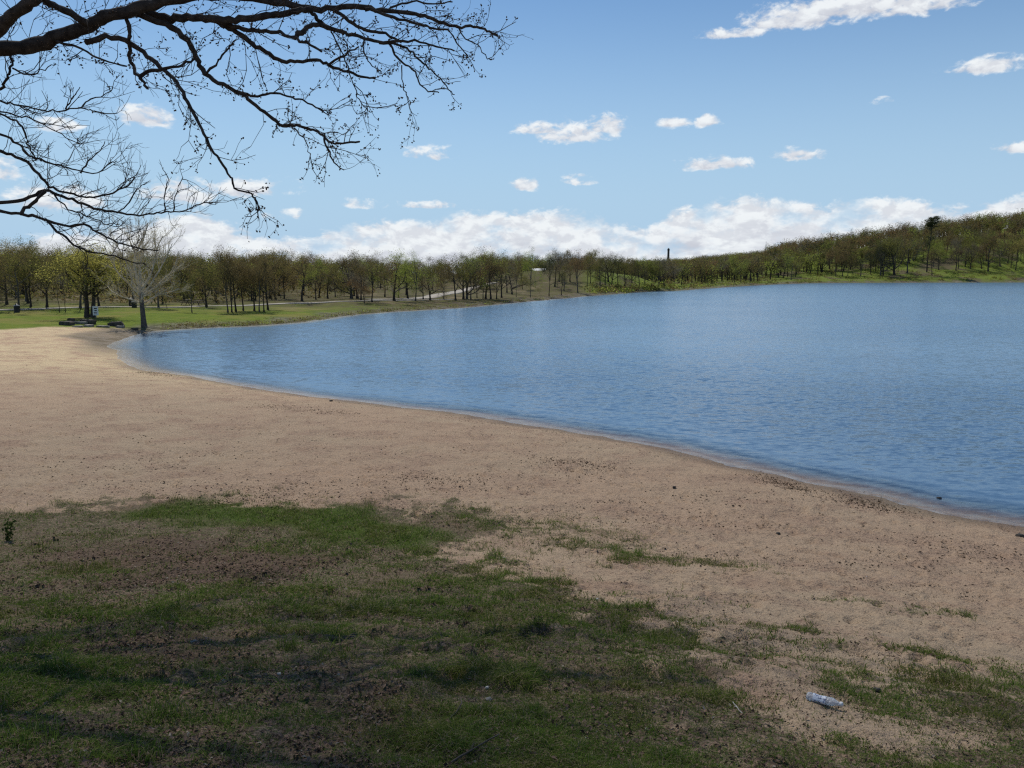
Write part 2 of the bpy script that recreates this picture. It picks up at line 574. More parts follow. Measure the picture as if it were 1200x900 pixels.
    h = g.math('ADD', g.math('MULTIPLY', n_sm, .06), g.math('MULTIPLY', n_fine, .03))
    h = g.math('ADD', h, g.math('MULTIPLY', n_mid, .05))
    bp = g.n('ShaderNodeBump', i_Strength=1.0, i_Distance=1.0); g.set(bp.inputs['Height'], g.math('ADD', h, g.math('MULTIPLY', n_fl, .03)))
    g.l.new(bp.outputs[0], p.inputs['Normal'])
    g.l.new(p.outputs[0], out.inputs[0])
    return m


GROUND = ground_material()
ii, jj = np.meshgrid(np.arange(NR - 1), np.arange(NA), indexing='ij')
j2 = (jj + 1) % NA
QUADS = np.stack([ii * NA + jj, (ii + 1) * NA + jj, (ii + 1) * NA + j2, ii * NA + j2], -1).reshape(-1, 4)
QUADS = QUADS[:, ::-1]
fs = sandy[QUADS].mean(1)
fy = Y[QUADS].mean(1)


def submesh(name, keep, Vv, mat, attrs):
    q = QUADS[keep]
    u, inv = np.unique(q.ravel(), return_inverse=True)
    me = mesh_np(name, Vv[u], inv.reshape(-1, 4), None, [mat], attrs={k: a[u] for k, a in attrs.items()})
    return obj(name, me)


is_beach = (fs > .5) & (TURF[QUADS].mean(1) < .5) & (DIST[QUADS].mean(1) < 90) & (fy > 0)
at = dict(ZA=ZA, ZB=ZB, ZC=ZC)
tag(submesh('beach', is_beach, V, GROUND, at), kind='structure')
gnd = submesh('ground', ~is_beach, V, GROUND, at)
# close the small hole under the photographer
tag(gnd, kind='structure')

# ------------------------------------------------------------------ water
def water_material():
    m, g, out = new_mat('lake_water')
    pos = g.n('ShaderNodeNewGeometry').outputs['Position']
    sd = g.n('ShaderNodeAttribute', attribute_name='sd').outputs['Fac']      # metres out from the shore
    mp = g.n('ShaderNodeMapping'); g.l.new(pos, mp.inputs[0]); mp.inputs['Rotation'].default_value = (0, 0, math.radians(-20)); mp.inputs['Scale'].default_value = (.55, 1.3, 1)
    v = mp.outputs[0]
    gust = g.noise(pos, .03, 3, .5)
    amp = g.math('MULTIPLY', g.mixf(g.ss(sd, 0, 8), .28, 1.0), g.mixf(g.ss(gust, .38, .62), .6, 1.25))

    def slope(scale, k, detail=2):
        nd = g.n('ShaderNodeTexNoise', i_Scale=scale, i_Detail=detail, i_Roughness=.6, i_Distortion=.3); g.l.new(v, nd.inputs['Vector'])
        c = g.vmath('SUBTRACT', nd.outputs['Color'], (.5, .5, .5))
        return g.vmath('MULTIPLY', c, (k, k * 1.25, 0))
    sl = g.vmath('ADD', g.vmath('ADD', slope(.4, .08), slope(2.0, .40)), slope(5.5, .66))
    cmb = g.n('ShaderNodeCombineXYZ'); g.set(cmb.inputs[0], amp); g.set(cmb.inputs[1], amp)
    sl = g.vmath('MULTIPLY', sl, cmb.outputs[0])
    nrm = g.vmath('NORMALIZE', g.vmath('ADD', sl, (0, 0, 1)))
    # small wavelets that run in along the beach
    ph = g.math('ADD', g.math('MULTIPLY', sd, 7.5), g.math('MULTIPLY', g.noise(pos, .35, 3, .5), 16))
    wl = g.math('MULTIPLY', g.math('SINE', ph), g.math('MULTIPLY', g.ss(sd, 5, .6), g.ss(sd, 0, .3)))
    bp = g.n('ShaderNodeBump', i_Strength=1.0, i_Distance=.4); g.set(bp.inputs['Height'], g.math('MULTIPLY', wl, .016)); g.l.new(nrm, bp.inputs['Normal'])
    body = g.n('ShaderNodeBsdfPrincipled', i_Roughness=.2, i_IOR=1.33); g.set(body.inputs['Base Color'], (.09, .17, .268)); g.l.new(bp.outputs[0], body.inputs['Normal'])
    tr = g.n('ShaderNodeBsdfTransparent'); tr.inputs[0].default_value = (.93, .92, .90, 1)
    gl = g.n('ShaderNodeBsdfGlossy'); gl.inputs['Roughness'].default_value = .2; g.l.new(bp.outputs[0], gl.inputs['Normal'])
    fr = g.n('ShaderNodeFresnel'); fr.inputs[0].default_value = 1.33; g.l.new(bp.outputs[0], fr.inputs['Normal'])
    shl = g.n('ShaderNodeMixShader'); g.l.new(fr.outputs[0], shl.inputs[0]); g.l.new(tr.outputs[0], shl.inputs[1]); g.l.new(gl.outputs[0], shl.inputs[2])
    m2 = g.n('ShaderNodeMixShader'); g.set(m2.inputs[0], g.ss(sd, .0, 2.6)); g.l.new(shl.outputs[0], m2.inputs[1]); g.l.new(body.outputs[0], m2.inputs[2])
    # thin line of foam where the ripples die on the sand
    fo = g.n('ShaderNodeBsdfDiffuse'); fo.inputs[0].default_value = (.72, .68, .62, 1)
    ff = g.math('MULTIPLY', g.ss(sd, .18, .01), g.ss(g.noise(pos, 3.0, 4, .6), .38, .6))
    m3 = g.n('ShaderNodeMixShader'); g.set(m3.inputs[0], g.math('MULTIPLY', ff, .25)); g.l.new(m2.outputs[0], m3.inputs[1]); g.l.new(fo.outputs[0], m3.inputs[2])
    g.l.new(m3.outputs[0], out.inputs[0])
    return m


wk = (SD[QUADS].min(1) < .15) & (Y[QUADS].mean(1) > -300)
Vw = V.copy(); Vw[:, 2] = 0.0
wat = submesh('water', wk, Vw, water_material(), dict(sd=-SD))
tag(wat, kind='structure')

# ------------------------------------------------------------------ path and road
CONC = simple('pale_concrete', (.24, .21, .17), (.34, .31, .26), .8, .9, .2)


def ribbon(name, px_pts, w, lift=.07):
    P = np.array([ground_at(*p) for p in px_pts])
    P = catmull(P[:, :2], 8)
    T = np.gradient(P, axis=0); T /= np.linalg.norm(T, axis=1)[:, None] + 1e-9
    N = np.stack([-T[:, 1], T[:, 0]], 1)
    cols = []
    for k in (-1, -.5, 0, .5, 1):
        q = P + N * w * .5 * k
        cols.append(np.column_stack([q, height(q[:, 0], q[:, 1]) + lift]))
    Vv = np.stack(cols, 1).reshape(-1, 3); n = len(P)
    Q = [(i * 5 + k, i * 5 + k + 1, (i + 1) * 5 + k + 1, (i + 1) * 5 + k) for i in range(n - 1) for k in range(4)]
    # skirt so that the slab has a real edge
    b = len(Vv)
    lo = Vv.copy(); lo[:, 2] -= .25
    Vv = np.vstack([Vv, lo])
    for k in (0, 4):
        Q += [(i * 5 + k, (i + 1) * 5 + k, b + (i + 1) * 5 + k, b + i * 5 + k) for i in range(n - 1)]
    return tag(obj(name, mesh_np(name, Vv, np.array(Q), None, [CONC])), kind='structure')


ribbon('path', [(-40, 364), (0, 363.5), (50, 362), (110, 360), (160, 360), (215, 360), (270, 358.5), (330, 356), (380, 354.5), (430, 352.5), (480, 352), (530, 351)], 1.5)
ribbon('road', [(430, 351), (480, 350.5), (505, 348), (530, 343.5), (548, 339), (566, 334), (578, 331)], 3.2)

# ------------------------------------------------------------------ trees
def branch_path(p, d, L, n, wig, up, rr):
    P = [np.array(p, float)]; d = np.array(d, float); d /= np.linalg.norm(d)
    for i in range(n):
        d = d + np.array([rr.gauss(0, wig), rr.gauss(0, wig), rr.gauss(0, wig) + up])
        d /= np.linalg.norm(d)
        P.append(P[-1] + d * L / n)
    return np.array(P), d


def perp_dir(d, ang, az):
    d = d / np.linalg.norm(d)
    a = np.cross(d, [0, 0, 1.] if abs(d[2]) < .9 else [1., 0, 0]); a /= np.linalg.norm(a)
    b = np.cross(d, a)
    s = math.cos(az) * a + math.sin(az) * b
    return d * math.cos(ang) + s * math.sin(ang)


def grow_tree(seed, H=10., clear=.3, spread=1.0, levels=4, kids=(6, 5, 5, 4), leaf=2200, lsize=.22, trunk_r=.2, lean=0.0, up=.06, clump=.35, fork=False):
    """a tree of height about H at the origin: returns (wood MB, crown MB). Crown material 0 is twig bark, 1 is leaf"""
    rr = random.Random(seed); rg = np.random.default_rng(seed)
    W, C = MB(), MB()
    tips = []

    def rec(p, d, L, r, lv):
        n = {0: 7, 1: 6, 2: 4, 3: 3, 4: 2}[lv]
        P, de = branch_path(p, d, L, n, {0: .06, 1: .16, 2: .22, 3: .28, 4: .3}[lv], {0: .02, 1: up, 2: up * .6, 3: .02, 4: 0}[lv], rr)
        t = np.linspace(0, 1, n + 1)
        rad = r * (1 - .62 * t)
        if lv == 0:
            rad = rad * (1 + .7 * np.exp(-t * 14))
        (W if lv <= 1 else C).tube(P, rad, {0: 9, 1: 6, 2: 4, 3: 3, 4: 3}[lv])
        if lv >= levels - 1:
            tips.extend(P[1:].tolist())
        if lv == levels: return
        nk = kids[lv] + rr.randint(-1, 1)
        for k in range(max(nk, 2)):
            f = rr.uniform(clear if lv == 0 else .3, 1.0) if k else 1.0
            i = min(int(f * n), n - 1); q = P[i] + (P[i + 1] - P[i]) * (f * n - i)
            dd = P[i + 1] - P[i]
            a = rr.uniform(.55, 1.1) * spread if lv == 0 else rr.uniform(.4, .95)
            nd = perp_dir(dd, a, rr.uniform(0, 6.283) if lv else 2.4 * k + rr.uniform(-.5, .5))
            if lv == 0: nd[2] = abs(nd[2]) * .8 + .1
            rec(q, nd, L * (rr.uniform(.48, .72) * (1.15 - .35 * f)) if lv == 0 else L * rr.uniform(.42, .68), max(rad[i] * (.62 if lv == 0 else .55), .008), lv + 1)

    if fork:
        rec((0, 0, -.3), (-.22, 0, 1), H * .62, trunk_r, 0); rec((.45, 0, -.3), (.06, .08, 1), H * .62, trunk_r * .95, 0)
    else:
        rec((0, 0, -.3), (lean, 0, 1), H * .66, trunk_r, 0)
    tips = np.array(tips)
    if leaf:
        c = tips[rg.integers(0, len(tips), leaf)] + rg.normal(size=(leaf, 3)) * clump
        C.leaves(c, lsize, 1, rg=rg)
    return W, C


def dims(*mbs):
    V = np.vstack([np.vstack(m.V) for m in mbs])
    return float(np.percentile(V[:, 2], 99.7)), float(np.percentile(np.abs(V[:, 0]), 97))


OAKS = []
for k, kw in enumerate([dict(clear=.28, spread=1.0), dict(clear=.32, spread=.9, lean=.08), dict(clear=.24, spread=1.1, trunk_r=.24), dict(clear=.36, spread=.8, trunk_r=.15),
                        dict(clear=.28, spread=1.05, lean=-.1), dict(clear=.42, spread=.85, trunk_r=.16), dict(clear=.26, spread=1.1, leaf=2000), dict(clear=.34, spread=.95, leaf=2200),
                        dict(clear=.2, spread=1.25, trunk_r=.26, kids=(8, 6, 5, 4), leaf=4200), dict(clear=.5, spread=.6, trunk_r=.13, leaf=1700), dict(clear=.3, spread=1.0, leaf=700, kids=(7, 6, 5, 4)),
                        dict(clear=.3, spread=.7, trunk_r=.16, up=.12, leaf=2600), dict(clear=.22, spread=1.3, lean=.15, trunk_r=.22, up=.02, leaf=3200), dict(clear=.45, spread=1.2, leaf=2400, lean=-.12)]):
    kw.setdefault('leaf', 2900); kw.setdefault('lsize', .155); kw['leaf'] = int(kw['leaf'] * 1.6)
    w, c = grow_tree(100 + k, **kw)
    OAKS.append((w, c, *dims(w, c)))
_mesh_cache = {}


def proto_mesh(pool, k, tone, bark):
    key = (id(pool), k, tone, bark.name)
    if key not in _mesh_cache:
        w, c, H, Wd = pool[k]
        _mesh_cache[key] = (w.mesh('trunk', [bark]), c.mesh('crown', [bark, LEAF[tone]], smooth=False))
    return _mesh_cache[key]


ALL_TREES = []


def put_tree(px, base, hpx, tone='olive', k=None, bark=BARK, pool=None, name='oak_tree', wf=1.0, label=None, cat='tree', group=None, row=0, rz=None):
    """stand a tree on the ground seen at pixel (px, base); hpx is its height in pixels"""
    pool = OAKS if pool is None else pool
    b = np.asarray(base, float) if np.ndim(base) else ground_at(px, base)
    while not np.ndim(base) and px < 770 and b[1] > 318 and base < 345:
        base += .5; b = ground_at(px, base)
    k = R.randrange(len(pool)) if k is None else k
    w, c, H, Wd = pool[k]
    s = hpx * np.linalg.norm(b - [0, 0, HC]) / F / H
    t = empty(name, b - np.array([0, 0, .03]), R.uniform(0, 6.28) if rz is None else rz, (s * wf, s * wf, s))
    if bark is BARK and R.random() < .25: bark = BARK_GREY
    mt, mc = proto_mesh(pool, k, tone, bark)
    obj('trunk', mt, t); obj('crown', mc, t)
    tag(t, label, cat, group)
    ALL_TREES.append(dict(o=t, px=px, y=b[1], tone=tone, label=label, row=row, bark=bark))
    return t


# the trees that stand out one by one ------------------------------------------------
G1 = 'trees on the picnic lawn'
put_tree(-14, 360, 74, 'olive', 2, wf=1.2, label='wide dark oak cut by the left edge of the picture, behind the picnic lawn', group=G1)
put_tree(8, 357, 66, 'brown', 4, wf=1.1, label='oak with a trunk leaning hard over at the far left of the picnic lawn', group=G1)
put_tree(22, 364, 66, 'brown', 7, wf=.9, label='oak just left of the trash can near the left edge, low trunk and brown crown', group=G1)
put_tree(36, 360, 62, 'olive', 3, wf=1.1, label='thick trunked oak behind the path between the trash can and the two thin saplings', group=G1)
put_tree(55, 360, 64, 'olive', 0, wf=1.0, label='upright oak just left of the two thin saplings on the picnic lawn', group=G1)
put_tree(94, 361, 62, 'yellow', 6, wf=1.0, label='yellowish oak directly behind the double-trunked tree by the white sign', group=G1)
put_tree(116, 359, 58, 'brown', 1, label='oak standing behind the white sign on the picnic lawn', group=G1)
put_tree(186, 360.5, 62, 'olive', 5, wf=1.1, label='oak on the lawn just right of the pale bare sycamore', group=G1)
put_tree(225, 366, 45, 'olive', 3, wf=.9, label='short slim tree standing alone on the grass, left of the cluster of dark trunks', group=G1)
put_tree(242, 359.5, 58, 'olive', 0, wf=1.1, label='oak beside the picnic table that stands left of the cluster of dark trunks', group=G1)
DT = 'dark-trunked oaks clustered by the water'
for (a, b_, h, k, w_, l) in [(267, 366, 74, 5, .75, 'leftmost dark trunk of the cluster near the water, crown highest of them'), (271.5, 366, 72, 3, .8, 'second dark trunk from the left in the cluster near the water'),
                            (276.5, 365, 68, 1, .8, 'middle dark trunk of the cluster near the water'), (285, 364, 66, 5, .9, 'fourth dark trunk of the cluster near the water, slightly apart'),
                            (298, 364.5, 66, 0, .8, 'fifth dark trunk of the cluster near the water'), (304, 365.5, 68, 5, .75, 'sixth dark trunk of the cluster, first of the close right-hand trio'),
                            (309.5, 365.5, 66, 3, .8, 'seventh dark trunk of the cluster, in the middle of the close right-hand trio'), (314, 363, 64, 1, .9, 'rightmost dark trunk of the cluster near the water')]:
    put_tree(a, b_, h, 'brown', k, wf=w_, label=l, group=DT)

SAP = []
for sd_ in (1, 2, 3):
    w, c = grow_tree(300 + sd_, clear=.4, spread=.7, kids=(5, 4, 3, 3), leaf=500, trunk_r=.1, lsize=.2)
    SAP.append((w, c, *dims(w, c)))
put_tree(69.5, 366, 42, 'grey', 0, pool=SAP, name='sapling', label='left one of two thin straight saplings on the picnic lawn', group=G1)
put_tree(77, 366, 40, 'grey', 1, pool=SAP, name='sapling', label='right one of two thin straight saplings on the picnic lawn', group=G1)
put_tree(196, 361.5, 32, 'grey', 2, pool=SAP, name='sapling', label='thin sapling on the lawn right of the pale bare sycamore', group=G1)
put_tree(427, 355, 22, 'rust', 1, wf=1.5, name='small_tree', label='small round drooping tree with a pale stem in front of the path', group='trees along the far shore')

# double-trunked oak by the sign
w, c = grow_tree(521, H=8, clear=.4, spread=1.15, kids=(7, 5, 5, 4), leaf=10500, lsize=.14, trunk_r=.24, fork=True, clump=.3)
TW = [(w, c, *dims(w, c))]
put_tree(103, 372, 76, 'bright', 0, pool=TW, name='twin_oak', rz=0, wf=1.3, label='double-trunked oak with yellowish spring leaves beside the white sign', group=G1)


# pale sycamore
def sycamore():
    b = ground_at(169, 383)
    H = 130 * np.linalg.norm(b - [0, 0, HC]) / F
    rr = random.Random(5)
    W, L, T = MB(), MB(), MB()
    P, d = branch_path((0, 0, -.2), (-.01, 0, 1), H * .30, 7, .008, 0, rr)
    W.tube(P, .25 * (1 - .25 * np.linspace(0, 1, 8)) * (1 + .45 * np.exp(-np.linspace(0, 1, 8) * 9)), 12)

    def rec(p, d, Ln, r, lv):
        n = {1: 8, 2: 5, 3: 4, 4: 3}[lv]
        P, de = branch_path(p, d, Ln, n, {1: .15, 2: .18, 3: .2, 4: .22}[lv], {1: .075, 2: .08, 3: .06, 4: .04}[lv], rr)
        rad = r * (1 - .7 * np.linspace(0, 1, n + 1))
        (L if lv == 1 else T).tube(P, rad, {1: 7, 2: 4, 3: 3, 4: 3}[lv])
        if lv == 4: return
        for k in range({1: 11, 2: 7, 3: 4}[lv]):
            f = rr.uniform(.2, 1); i = min(int(f * n), n - 1); q = P[i] + (P[i + 1] - P[i]) * (f * n - i)
            nd = perp_dir(P[i + 1] - P[i], rr.uniform(.35, .8), rr.uniform(0, 6.28)); nd[2] += .15
            rec(q, nd, Ln * rr.uniform(.3, .5), max(rad[i] * .5, .006), lv + 1)
    top = P[-1]
    for (q, dd, Ln, r) in [(top, (-.12, .1, 1), H * .60, .19), (top, (.30, -.1, 1), H * .58, .16), (top - (0, 0, .2), (-.55, .1, .9), H * .52, .13), (top - (0, 0, .3), (.75, .1, .8), H * .50, .13), (top, (.05, .5, 1), H * .55, .12), (top, (0, -.5, 1), H * .55, .12),
                           (P[5], (-.9, -.2, .65), H * .36, .09), (P[5], (1, .2, .6), H * .34, .085), (P[5], (.2, -.9, .6), H * .4, .09), (P[5], (-.2, .9, .7), H * .4, .09), (P[4], (.9, -.3, .5), H * .24, .05), (P[4], (-1, .3, .5), H * .24, .05), (P[6], (.5, .4, .9), H * .5, .1), (P[6], (-.4, -.4, .9), H * .5, .1)]:
        rec(np.array(q), (dd[0] * 1.45, dd[1] * 1.45, dd[2]), Ln, r * .78, 1)
    t = empty('sycamore_tree', b - np.array([0, 0, .05]))
    tag(t, 'tall pale bare sycamore at the water edge where the sand ends', 'tree', G1)
    W.build('trunk', BARK_GREY, t); L.build('limb', BARK_PALE, t)
    Vt = np.vstack(T.V); rg = np.random.default_rng(8)
    T.leaves(Vt[rg.integers(0, len(Vt), 6500)] + rg.normal(size=(6500, 3)) * .07, .07, 1, rg=rg)
    T.build('twigs', [BARK_PALE, LEAF['yellow']], t, smooth=False)
    return b


syc = sycamore()

# row along the far shore, pixel by pixel
G2 = 'trees along the far shore'
row = [(323, 351, 50), (333, 350, 48), (354, 353, 55, 'brown'), (370, 351, 50), (384, 350, 48), (393, 348, 46), (412, 350, 47, 'brown'), (423, 352, 50), (436, 354, 52, 'brown'),
       (451, 348, 46), (462, 352.5, 52), (467, 349, 48), (478, 350, 49, 'rust'), (487, 353, 51), (496, 351, 47), (504, 352, 50, 'brown'), (520, 351, 50, 'brown'), (534, 352, 52),
       (543, 351, 52, 'brown'), (547, 350.5, 50), (552, 351, 54), (559, 349, 51), (566, 350, 50, 'rust'), (569, 350, 50), (575, 350.5, 54, 'brown'), (582, 350.5, 52, 'rust'), (588, 349, 50),
       (594, 343, 44), (600, 345, 48, 'olive'), (605, 348, 52, 'brown'), (612, 339, 42), (621.5, 348.5, 56, 'lime')]
for q in row:
    put_tree(q[0], q[1], q[2] * R.choice([.82, .95, 1.0, 1.04, 1.12]), q[3] if len(q) > 3 else R.choice(['olive', 'olive', 'brown', 'grey', 'lime', 'yellow']), group=G2, row=1, wf=R.uniform(.75, 1.25) * (.55 if q[0] > 603 else 1), k=5 if q[0] > 603 else None)
G3 = 'trees on the knoll with the shelter'
for q in [(643.5, 347, 52, 'dark', 'dark tall tree on the knoll, right beside the pale-roofed shelter'), (650, 336, 40, 'grey', 'grey leafless-looking tree just right of the shelter, up the knoll'),
          (658, 346, 40, 'brown', 'small round brown tree at the foot of the knoll near the water'), (661, 341, 32, 'olive', 'little tree just behind the round brown one at the foot of the knoll'),
          (677, 343, 50, 'rust', 'large reddish-brown crowned oak on the front of the knoll'), (688, 338, 42, 'olive', 'oak standing just right of the large reddish-brown one on the knoll'),
          (692, 332, 34, 'olive', 'oak on top of the grassy slope right of the knoll'), (611, 330, 34, 'lime', 'yellow-green tree left of the pale-roofed shelter'),
          (655, 330, 38, 'grey', 'tall grey tree behind the shelter knoll'), (668, 330, 37, 'brown', 'brown tree behind the large reddish oak on the knoll')]:
    put_tree(q[0], q[1], q[2], q[3], label=q[4], group=G3, wf=.7 if q[0] == 643.5 else R.uniform(.95, 1.2), k=5 if q[0] == 643.5 else None)
G4 = 'trees on the grassy point'
for q in [(703, 333, 34), (709, 333.5, 33), (717, 335, 36, 'dark'), (724, 334, 33), (732, 336, 35, 'brown'), (740, 336, 34), (749, 338, 36, 'dark'), (756, 336, 34, 'lime'), (764, 337, 34), (713, 330, 32, 'grey'), (744, 332, 30, 'brown'), (771, 338, 32, 'olive'), (778, 337, 36, 'grey')]:
    put_tree(q[0], q[1], q[2] * R.uniform(.96, 1.06), q[3] if len(q) > 3 else 'olive', group=G4, row=1)

# second and third rows in the wood, placed on the ground behind the first row
cands = []
tries = 0
while len(cands) < 105 and tries < 6000:
    tries += 1
    px = R.uniform(-40, 700); 
    d = R.uniform(78, 170) if px < 330 else (R.uniform(120, 230) if px < 560 else R.uniform(200, 290))
    x = (px - 600) / F * d
    if any((x - a) ** 2 + (d - b_) ** 2 < 15 for a, b_, _ in cands): continue
    sdd = float(shore_d(np.array([x]), np.array([d]))[0])
    z = gz(x, d)
    ppx, ppy, _ = to_px(np.array([x, d, z]))
    if sdd < 18 or ppy > (357 if px < 330 else 351): continue
    if 585 < px < 655 and d < 275: continue
    if 440 < px < 600 and ppy > 338 and abs(px - (505 + (348 - ppy) * 4.2)) < 10: continue     # keep the road open
    cands.append((x, d, px))
for x, d, px in cands:
    top = np.interp(px, [0, 100, 200, 300, 400, 500, 560, 640, 690, 740], [292, 294, 297, 296, 303, 303, 298, 296, 293, 302])
    z = gz(x, d)
    base = np.array([x, d, z])
    _, by, _ = to_px(base)
    h = (by - top) * R.choice([.6, .78, .9, .96, 1.0, 1.05])
    put_tree(px, base, h, R.choice(['olive', 'olive', 'brown', 'brown', 'grey', 'rust', 'lime'] if px > 300 else ['olive', 'olive', 'brown', 'yellow']), group=G2 if px > 300 else G1, row=2 if d < 140 or (px > 560 and d < 240) else 3, wf=R.uniform(.8, 1.35))

# right-hand hillside: the trees in front, one by one
G5 = 'trees on the far hillside'
for q in [(868, 332, 27, 'lime', 'bright yellow-green tree low by the water, left part of the far hillside'), (972, 315, 31, 'lime', 'bright yellow-green tree high against the dark wood of the hillside'),
          (1010, 316, 26, 'lime', 'pale lime tree with a dark shrubby foot halfway along the hillside'), (1035, 323, 42, 'dark', 'tall dark narrow tree on the open hillside grass right of the pale lime tree'),
          (1048, 322, 40, 'olive', 'dark trunked tree just right of the tall dark narrow one on the hillside grass'), (1063, 320, 38, 'olive', 'third of the upright trunks on the hillside grass, left of the tall pine'),
          (1158, 318, 38, 'olive', 'tree standing clear on the bright grass, second trunk from the right edge'), (1190, 317, 36, 'yellow', 'yellowish tree standing clear on the bright grass near the right edge'),
          (1172, 312, 36, 'rust', 'reddish tree between the two clear trunks near the right edge'), (1120, 317, 26, 'rust', 'low reddish tree where the bright grass begins on the hillside'),
          (1092, 322, 30, 'brown', 'bushy brown tree at the foot of the tall pine on the hillside'), (962, 318, 22, 'grey', 'pale greyish budding tree beside the bright yellow-green one on the hillside')]:
    put_tree(q[0], q[1], q[2], q[3], label=q[4], group=G5, wf=1.0)
n = 0; tries = 0; hp = []
while n < 80 and tries < 9000:
    tries += 1
    px = R.uniform(772, 1225); py = R.uniform(296, 336)
    lo = np.interp(px, [772, 880, 1000, 1100, 1200], [338, 331, 325, 318, 314]); hi = np.interp(px, [772, 880, 1000, 1100, 1200], [332, 322, 308, 300, 292])
    if not hi < py < lo: continue
    if any(abs(px - a) < 4 and abs(py - b_) < 4 for a, b_ in hp): continue
    b = ground_at(px, py)
    if not 150 < b[1] < 700: continue
    hp.append((px, py)); n += 1
    sky_ = np.interp(px, [770, 800, 850, 900, 950, 1000, 1050, 1100, 1150, 1200], [304, 303, 297, 292, 287, 282, 276, 268, 258, 252])
    put_tree(px, b, min(R.uniform(24, 33) * (470 / max(b[1], 300)), (py - sky_) * R.uniform(.85, 1)), R.choice(['olive', 'brown', 'brown', 'rust', 'grey', 'olive', 'olive', 'dark', 'lime']), group=G5, row=2 if py > (lo + hi) / 2 else 3, wf=R.uniform(.8, 1.1))


# tall pine above the skyline
def pine():
    b = ground_at(1086, 319)
    s = np.linalg.norm(b - [0, 0, HC]) / F
    rr = random.Random(3); W, C = MB(), MB()
    H = 58 * s
    P, _ = branch_path((0, 0, -.3), (0, 0, 1), H * .97, 10, .02, 0, rr)
    W.tube(P, .45 * (1 - .75 * np.linspace(0, 1, 11)), 8)
    rg = np.random.default_rng(4)
    for k in range(70):
        f = rr.choice([rr.uniform(.84, 1), rr.uniform(.80, .98), rr.uniform(.45, .85)])
        q = P[0] + (P[-1] - P[0]) * f
        a = rr.uniform(0, 6.28); L = rr.uniform(1.2, 4.6) * (1.0 if f > .8 else 1.25)
        Q, _ = branch_path(q, (math.cos(a), math.sin(a), .25), L, 4, .12, .05, rr)
        C.tube(Q, .09 * (1 - .7 * np.linspace(0, 1, 5)), 4)
        nn = 70 if f > .8 else 34
        C.leaves(Q[rg.integers(2, 5, nn)] + rg.normal(size=(nn, 3)) * (.55, .55, .35), .5, 1, rg=rg)
    t = empty('pine_tree', b)
    tag(t, 'tall dark pine whose ragged top stands above the hillside skyline', 'tree', G5)
    W.build('trunk', BARK, t); C.build('crown', [BARK, LEAF['dark']], t, smooth=False)


pine()

# labels for the trees not named one by one
ORD = ['first', 'second', 'third', 'fourth', 'fifth', 'sixth', 'seventh', 'eighth', 'ninth']
TONE = dict(olive='olive green', brown='brownish', rust='reddish brown', grey='greyish', lime='yellow-green', yellow='yellowish', dark='dark')


def zone_of(px, row):
    if px < 90: return 'behind the left picnic lawn'
    if px < 250: return 'in the wood behind the sycamore'
    if px < 420: return 'behind the curved path' if row > 1 else 'beside the curved path'
    if px < 540: return 'left of the climbing pale road'
    if px < 630: return 'in the grove at the climbing pale road'
    if px < 700: return 'behind the knoll with the shelter'
    if px < 785: return 'on the grassy point' if row == 1 else 'behind the grassy point'
    if px < 880: return 'at the lake end below the chimney'
    if px < 1000: return 'on the hillside left of the lime tree'
    if px < 1085: return 'on the hillside between lime tree and pine'
    return 'on the hillside right of the tall pine'


buckets = {}
for t in ALL_TREES:
    if not t['label']:
        buckets.setdefault((zone_of(t['px'], t['row']), t['row'], t['tone']), []).append(t)
ROWW = {1: 'front-row', 2: 'second-row', 3: 'back-row'}
for (zn, rw, tone), ts in buckets.items():
    ts.sort(key=lambda t: t['px'])
    for i, t in enumerate(ts):
        if len(ts) == 1: l = f'only {TONE[tone]} {ROWW[rw]} oak {zn}'
        elif len(ts) <= 9: l = f'{ORD[i]} {TONE[tone]} {ROWW[rw]} oak from left {zn}'
        else: l = f'{TONE[tone]} {ROWW[rw]} oak {zn}'
        t['o']['label'] = l

# ------------------------------------------------------------------ far woods that read as one mass
TONES = ['olive', 'brown', 'rust', 'grey', 'lime', 'dark']


def lite_protos(n=10):
    out = []
    for k in range(n):
        rr = random.Random(700 + k); rg = np.random.default_rng(700 + k)
        m = MB(); tips = []
        P, d = branch_path((0, 0, -.5), (rr.gauss(0, .05), rr.gauss(0, .05), 1), 6.6, 4, .05, 0, rr)
        m.tube(P, .22 * (1 - .6 * np.linspace(0, 1, 5)), 5)
        low_ = rr.uniform(.2, .5); wide_ = rr.uniform(.75, 1.4)
        for b_ in range(9):
            f = rr.uniform(low_, 1); q = P[0] + (P[-1] - P[0]) * f
            Q, _ = branch_path(q, perp_dir(np.array([0, 0, 1.]), rr.uniform(.4, 1.1), 2.4 * b_), rr.uniform(2.2, 3.8) * wide_, 3, .2, .1, rr)
            m.tube(Q, .08 * (1 - .7 * np.linspace(0, 1, 4)), 3); tips += Q[1:].tolist()
            for c_ in range(3):
                S, _ = branch_path(Q[rr.randint(1, 3)], perp_dir(Q[-1] - Q[0], rr.uniform(.4, .9), rr.uniform(0, 6.28)), rr.uniform(1, 2), 2, .25, .05, rr)
                m.tube(S, .035 * (1 - .6 * np.linspace(0, 1, 3)), 3); tips += S.tolist()
        tips = np.array(tips)
        c = tips[rg.integers(0, len(tips), 520)] + rg.normal(size=(520, 3)) * .5
        m.leaves(c, .33, 1, rg=rg)
        V = np.vstack(m.V)
        out.append((V, np.vstack(m.Q), np.concatenate(m.qm), np.vstack(m.T), V[:, 2].max()))
    return out


LITE = lite_protos()


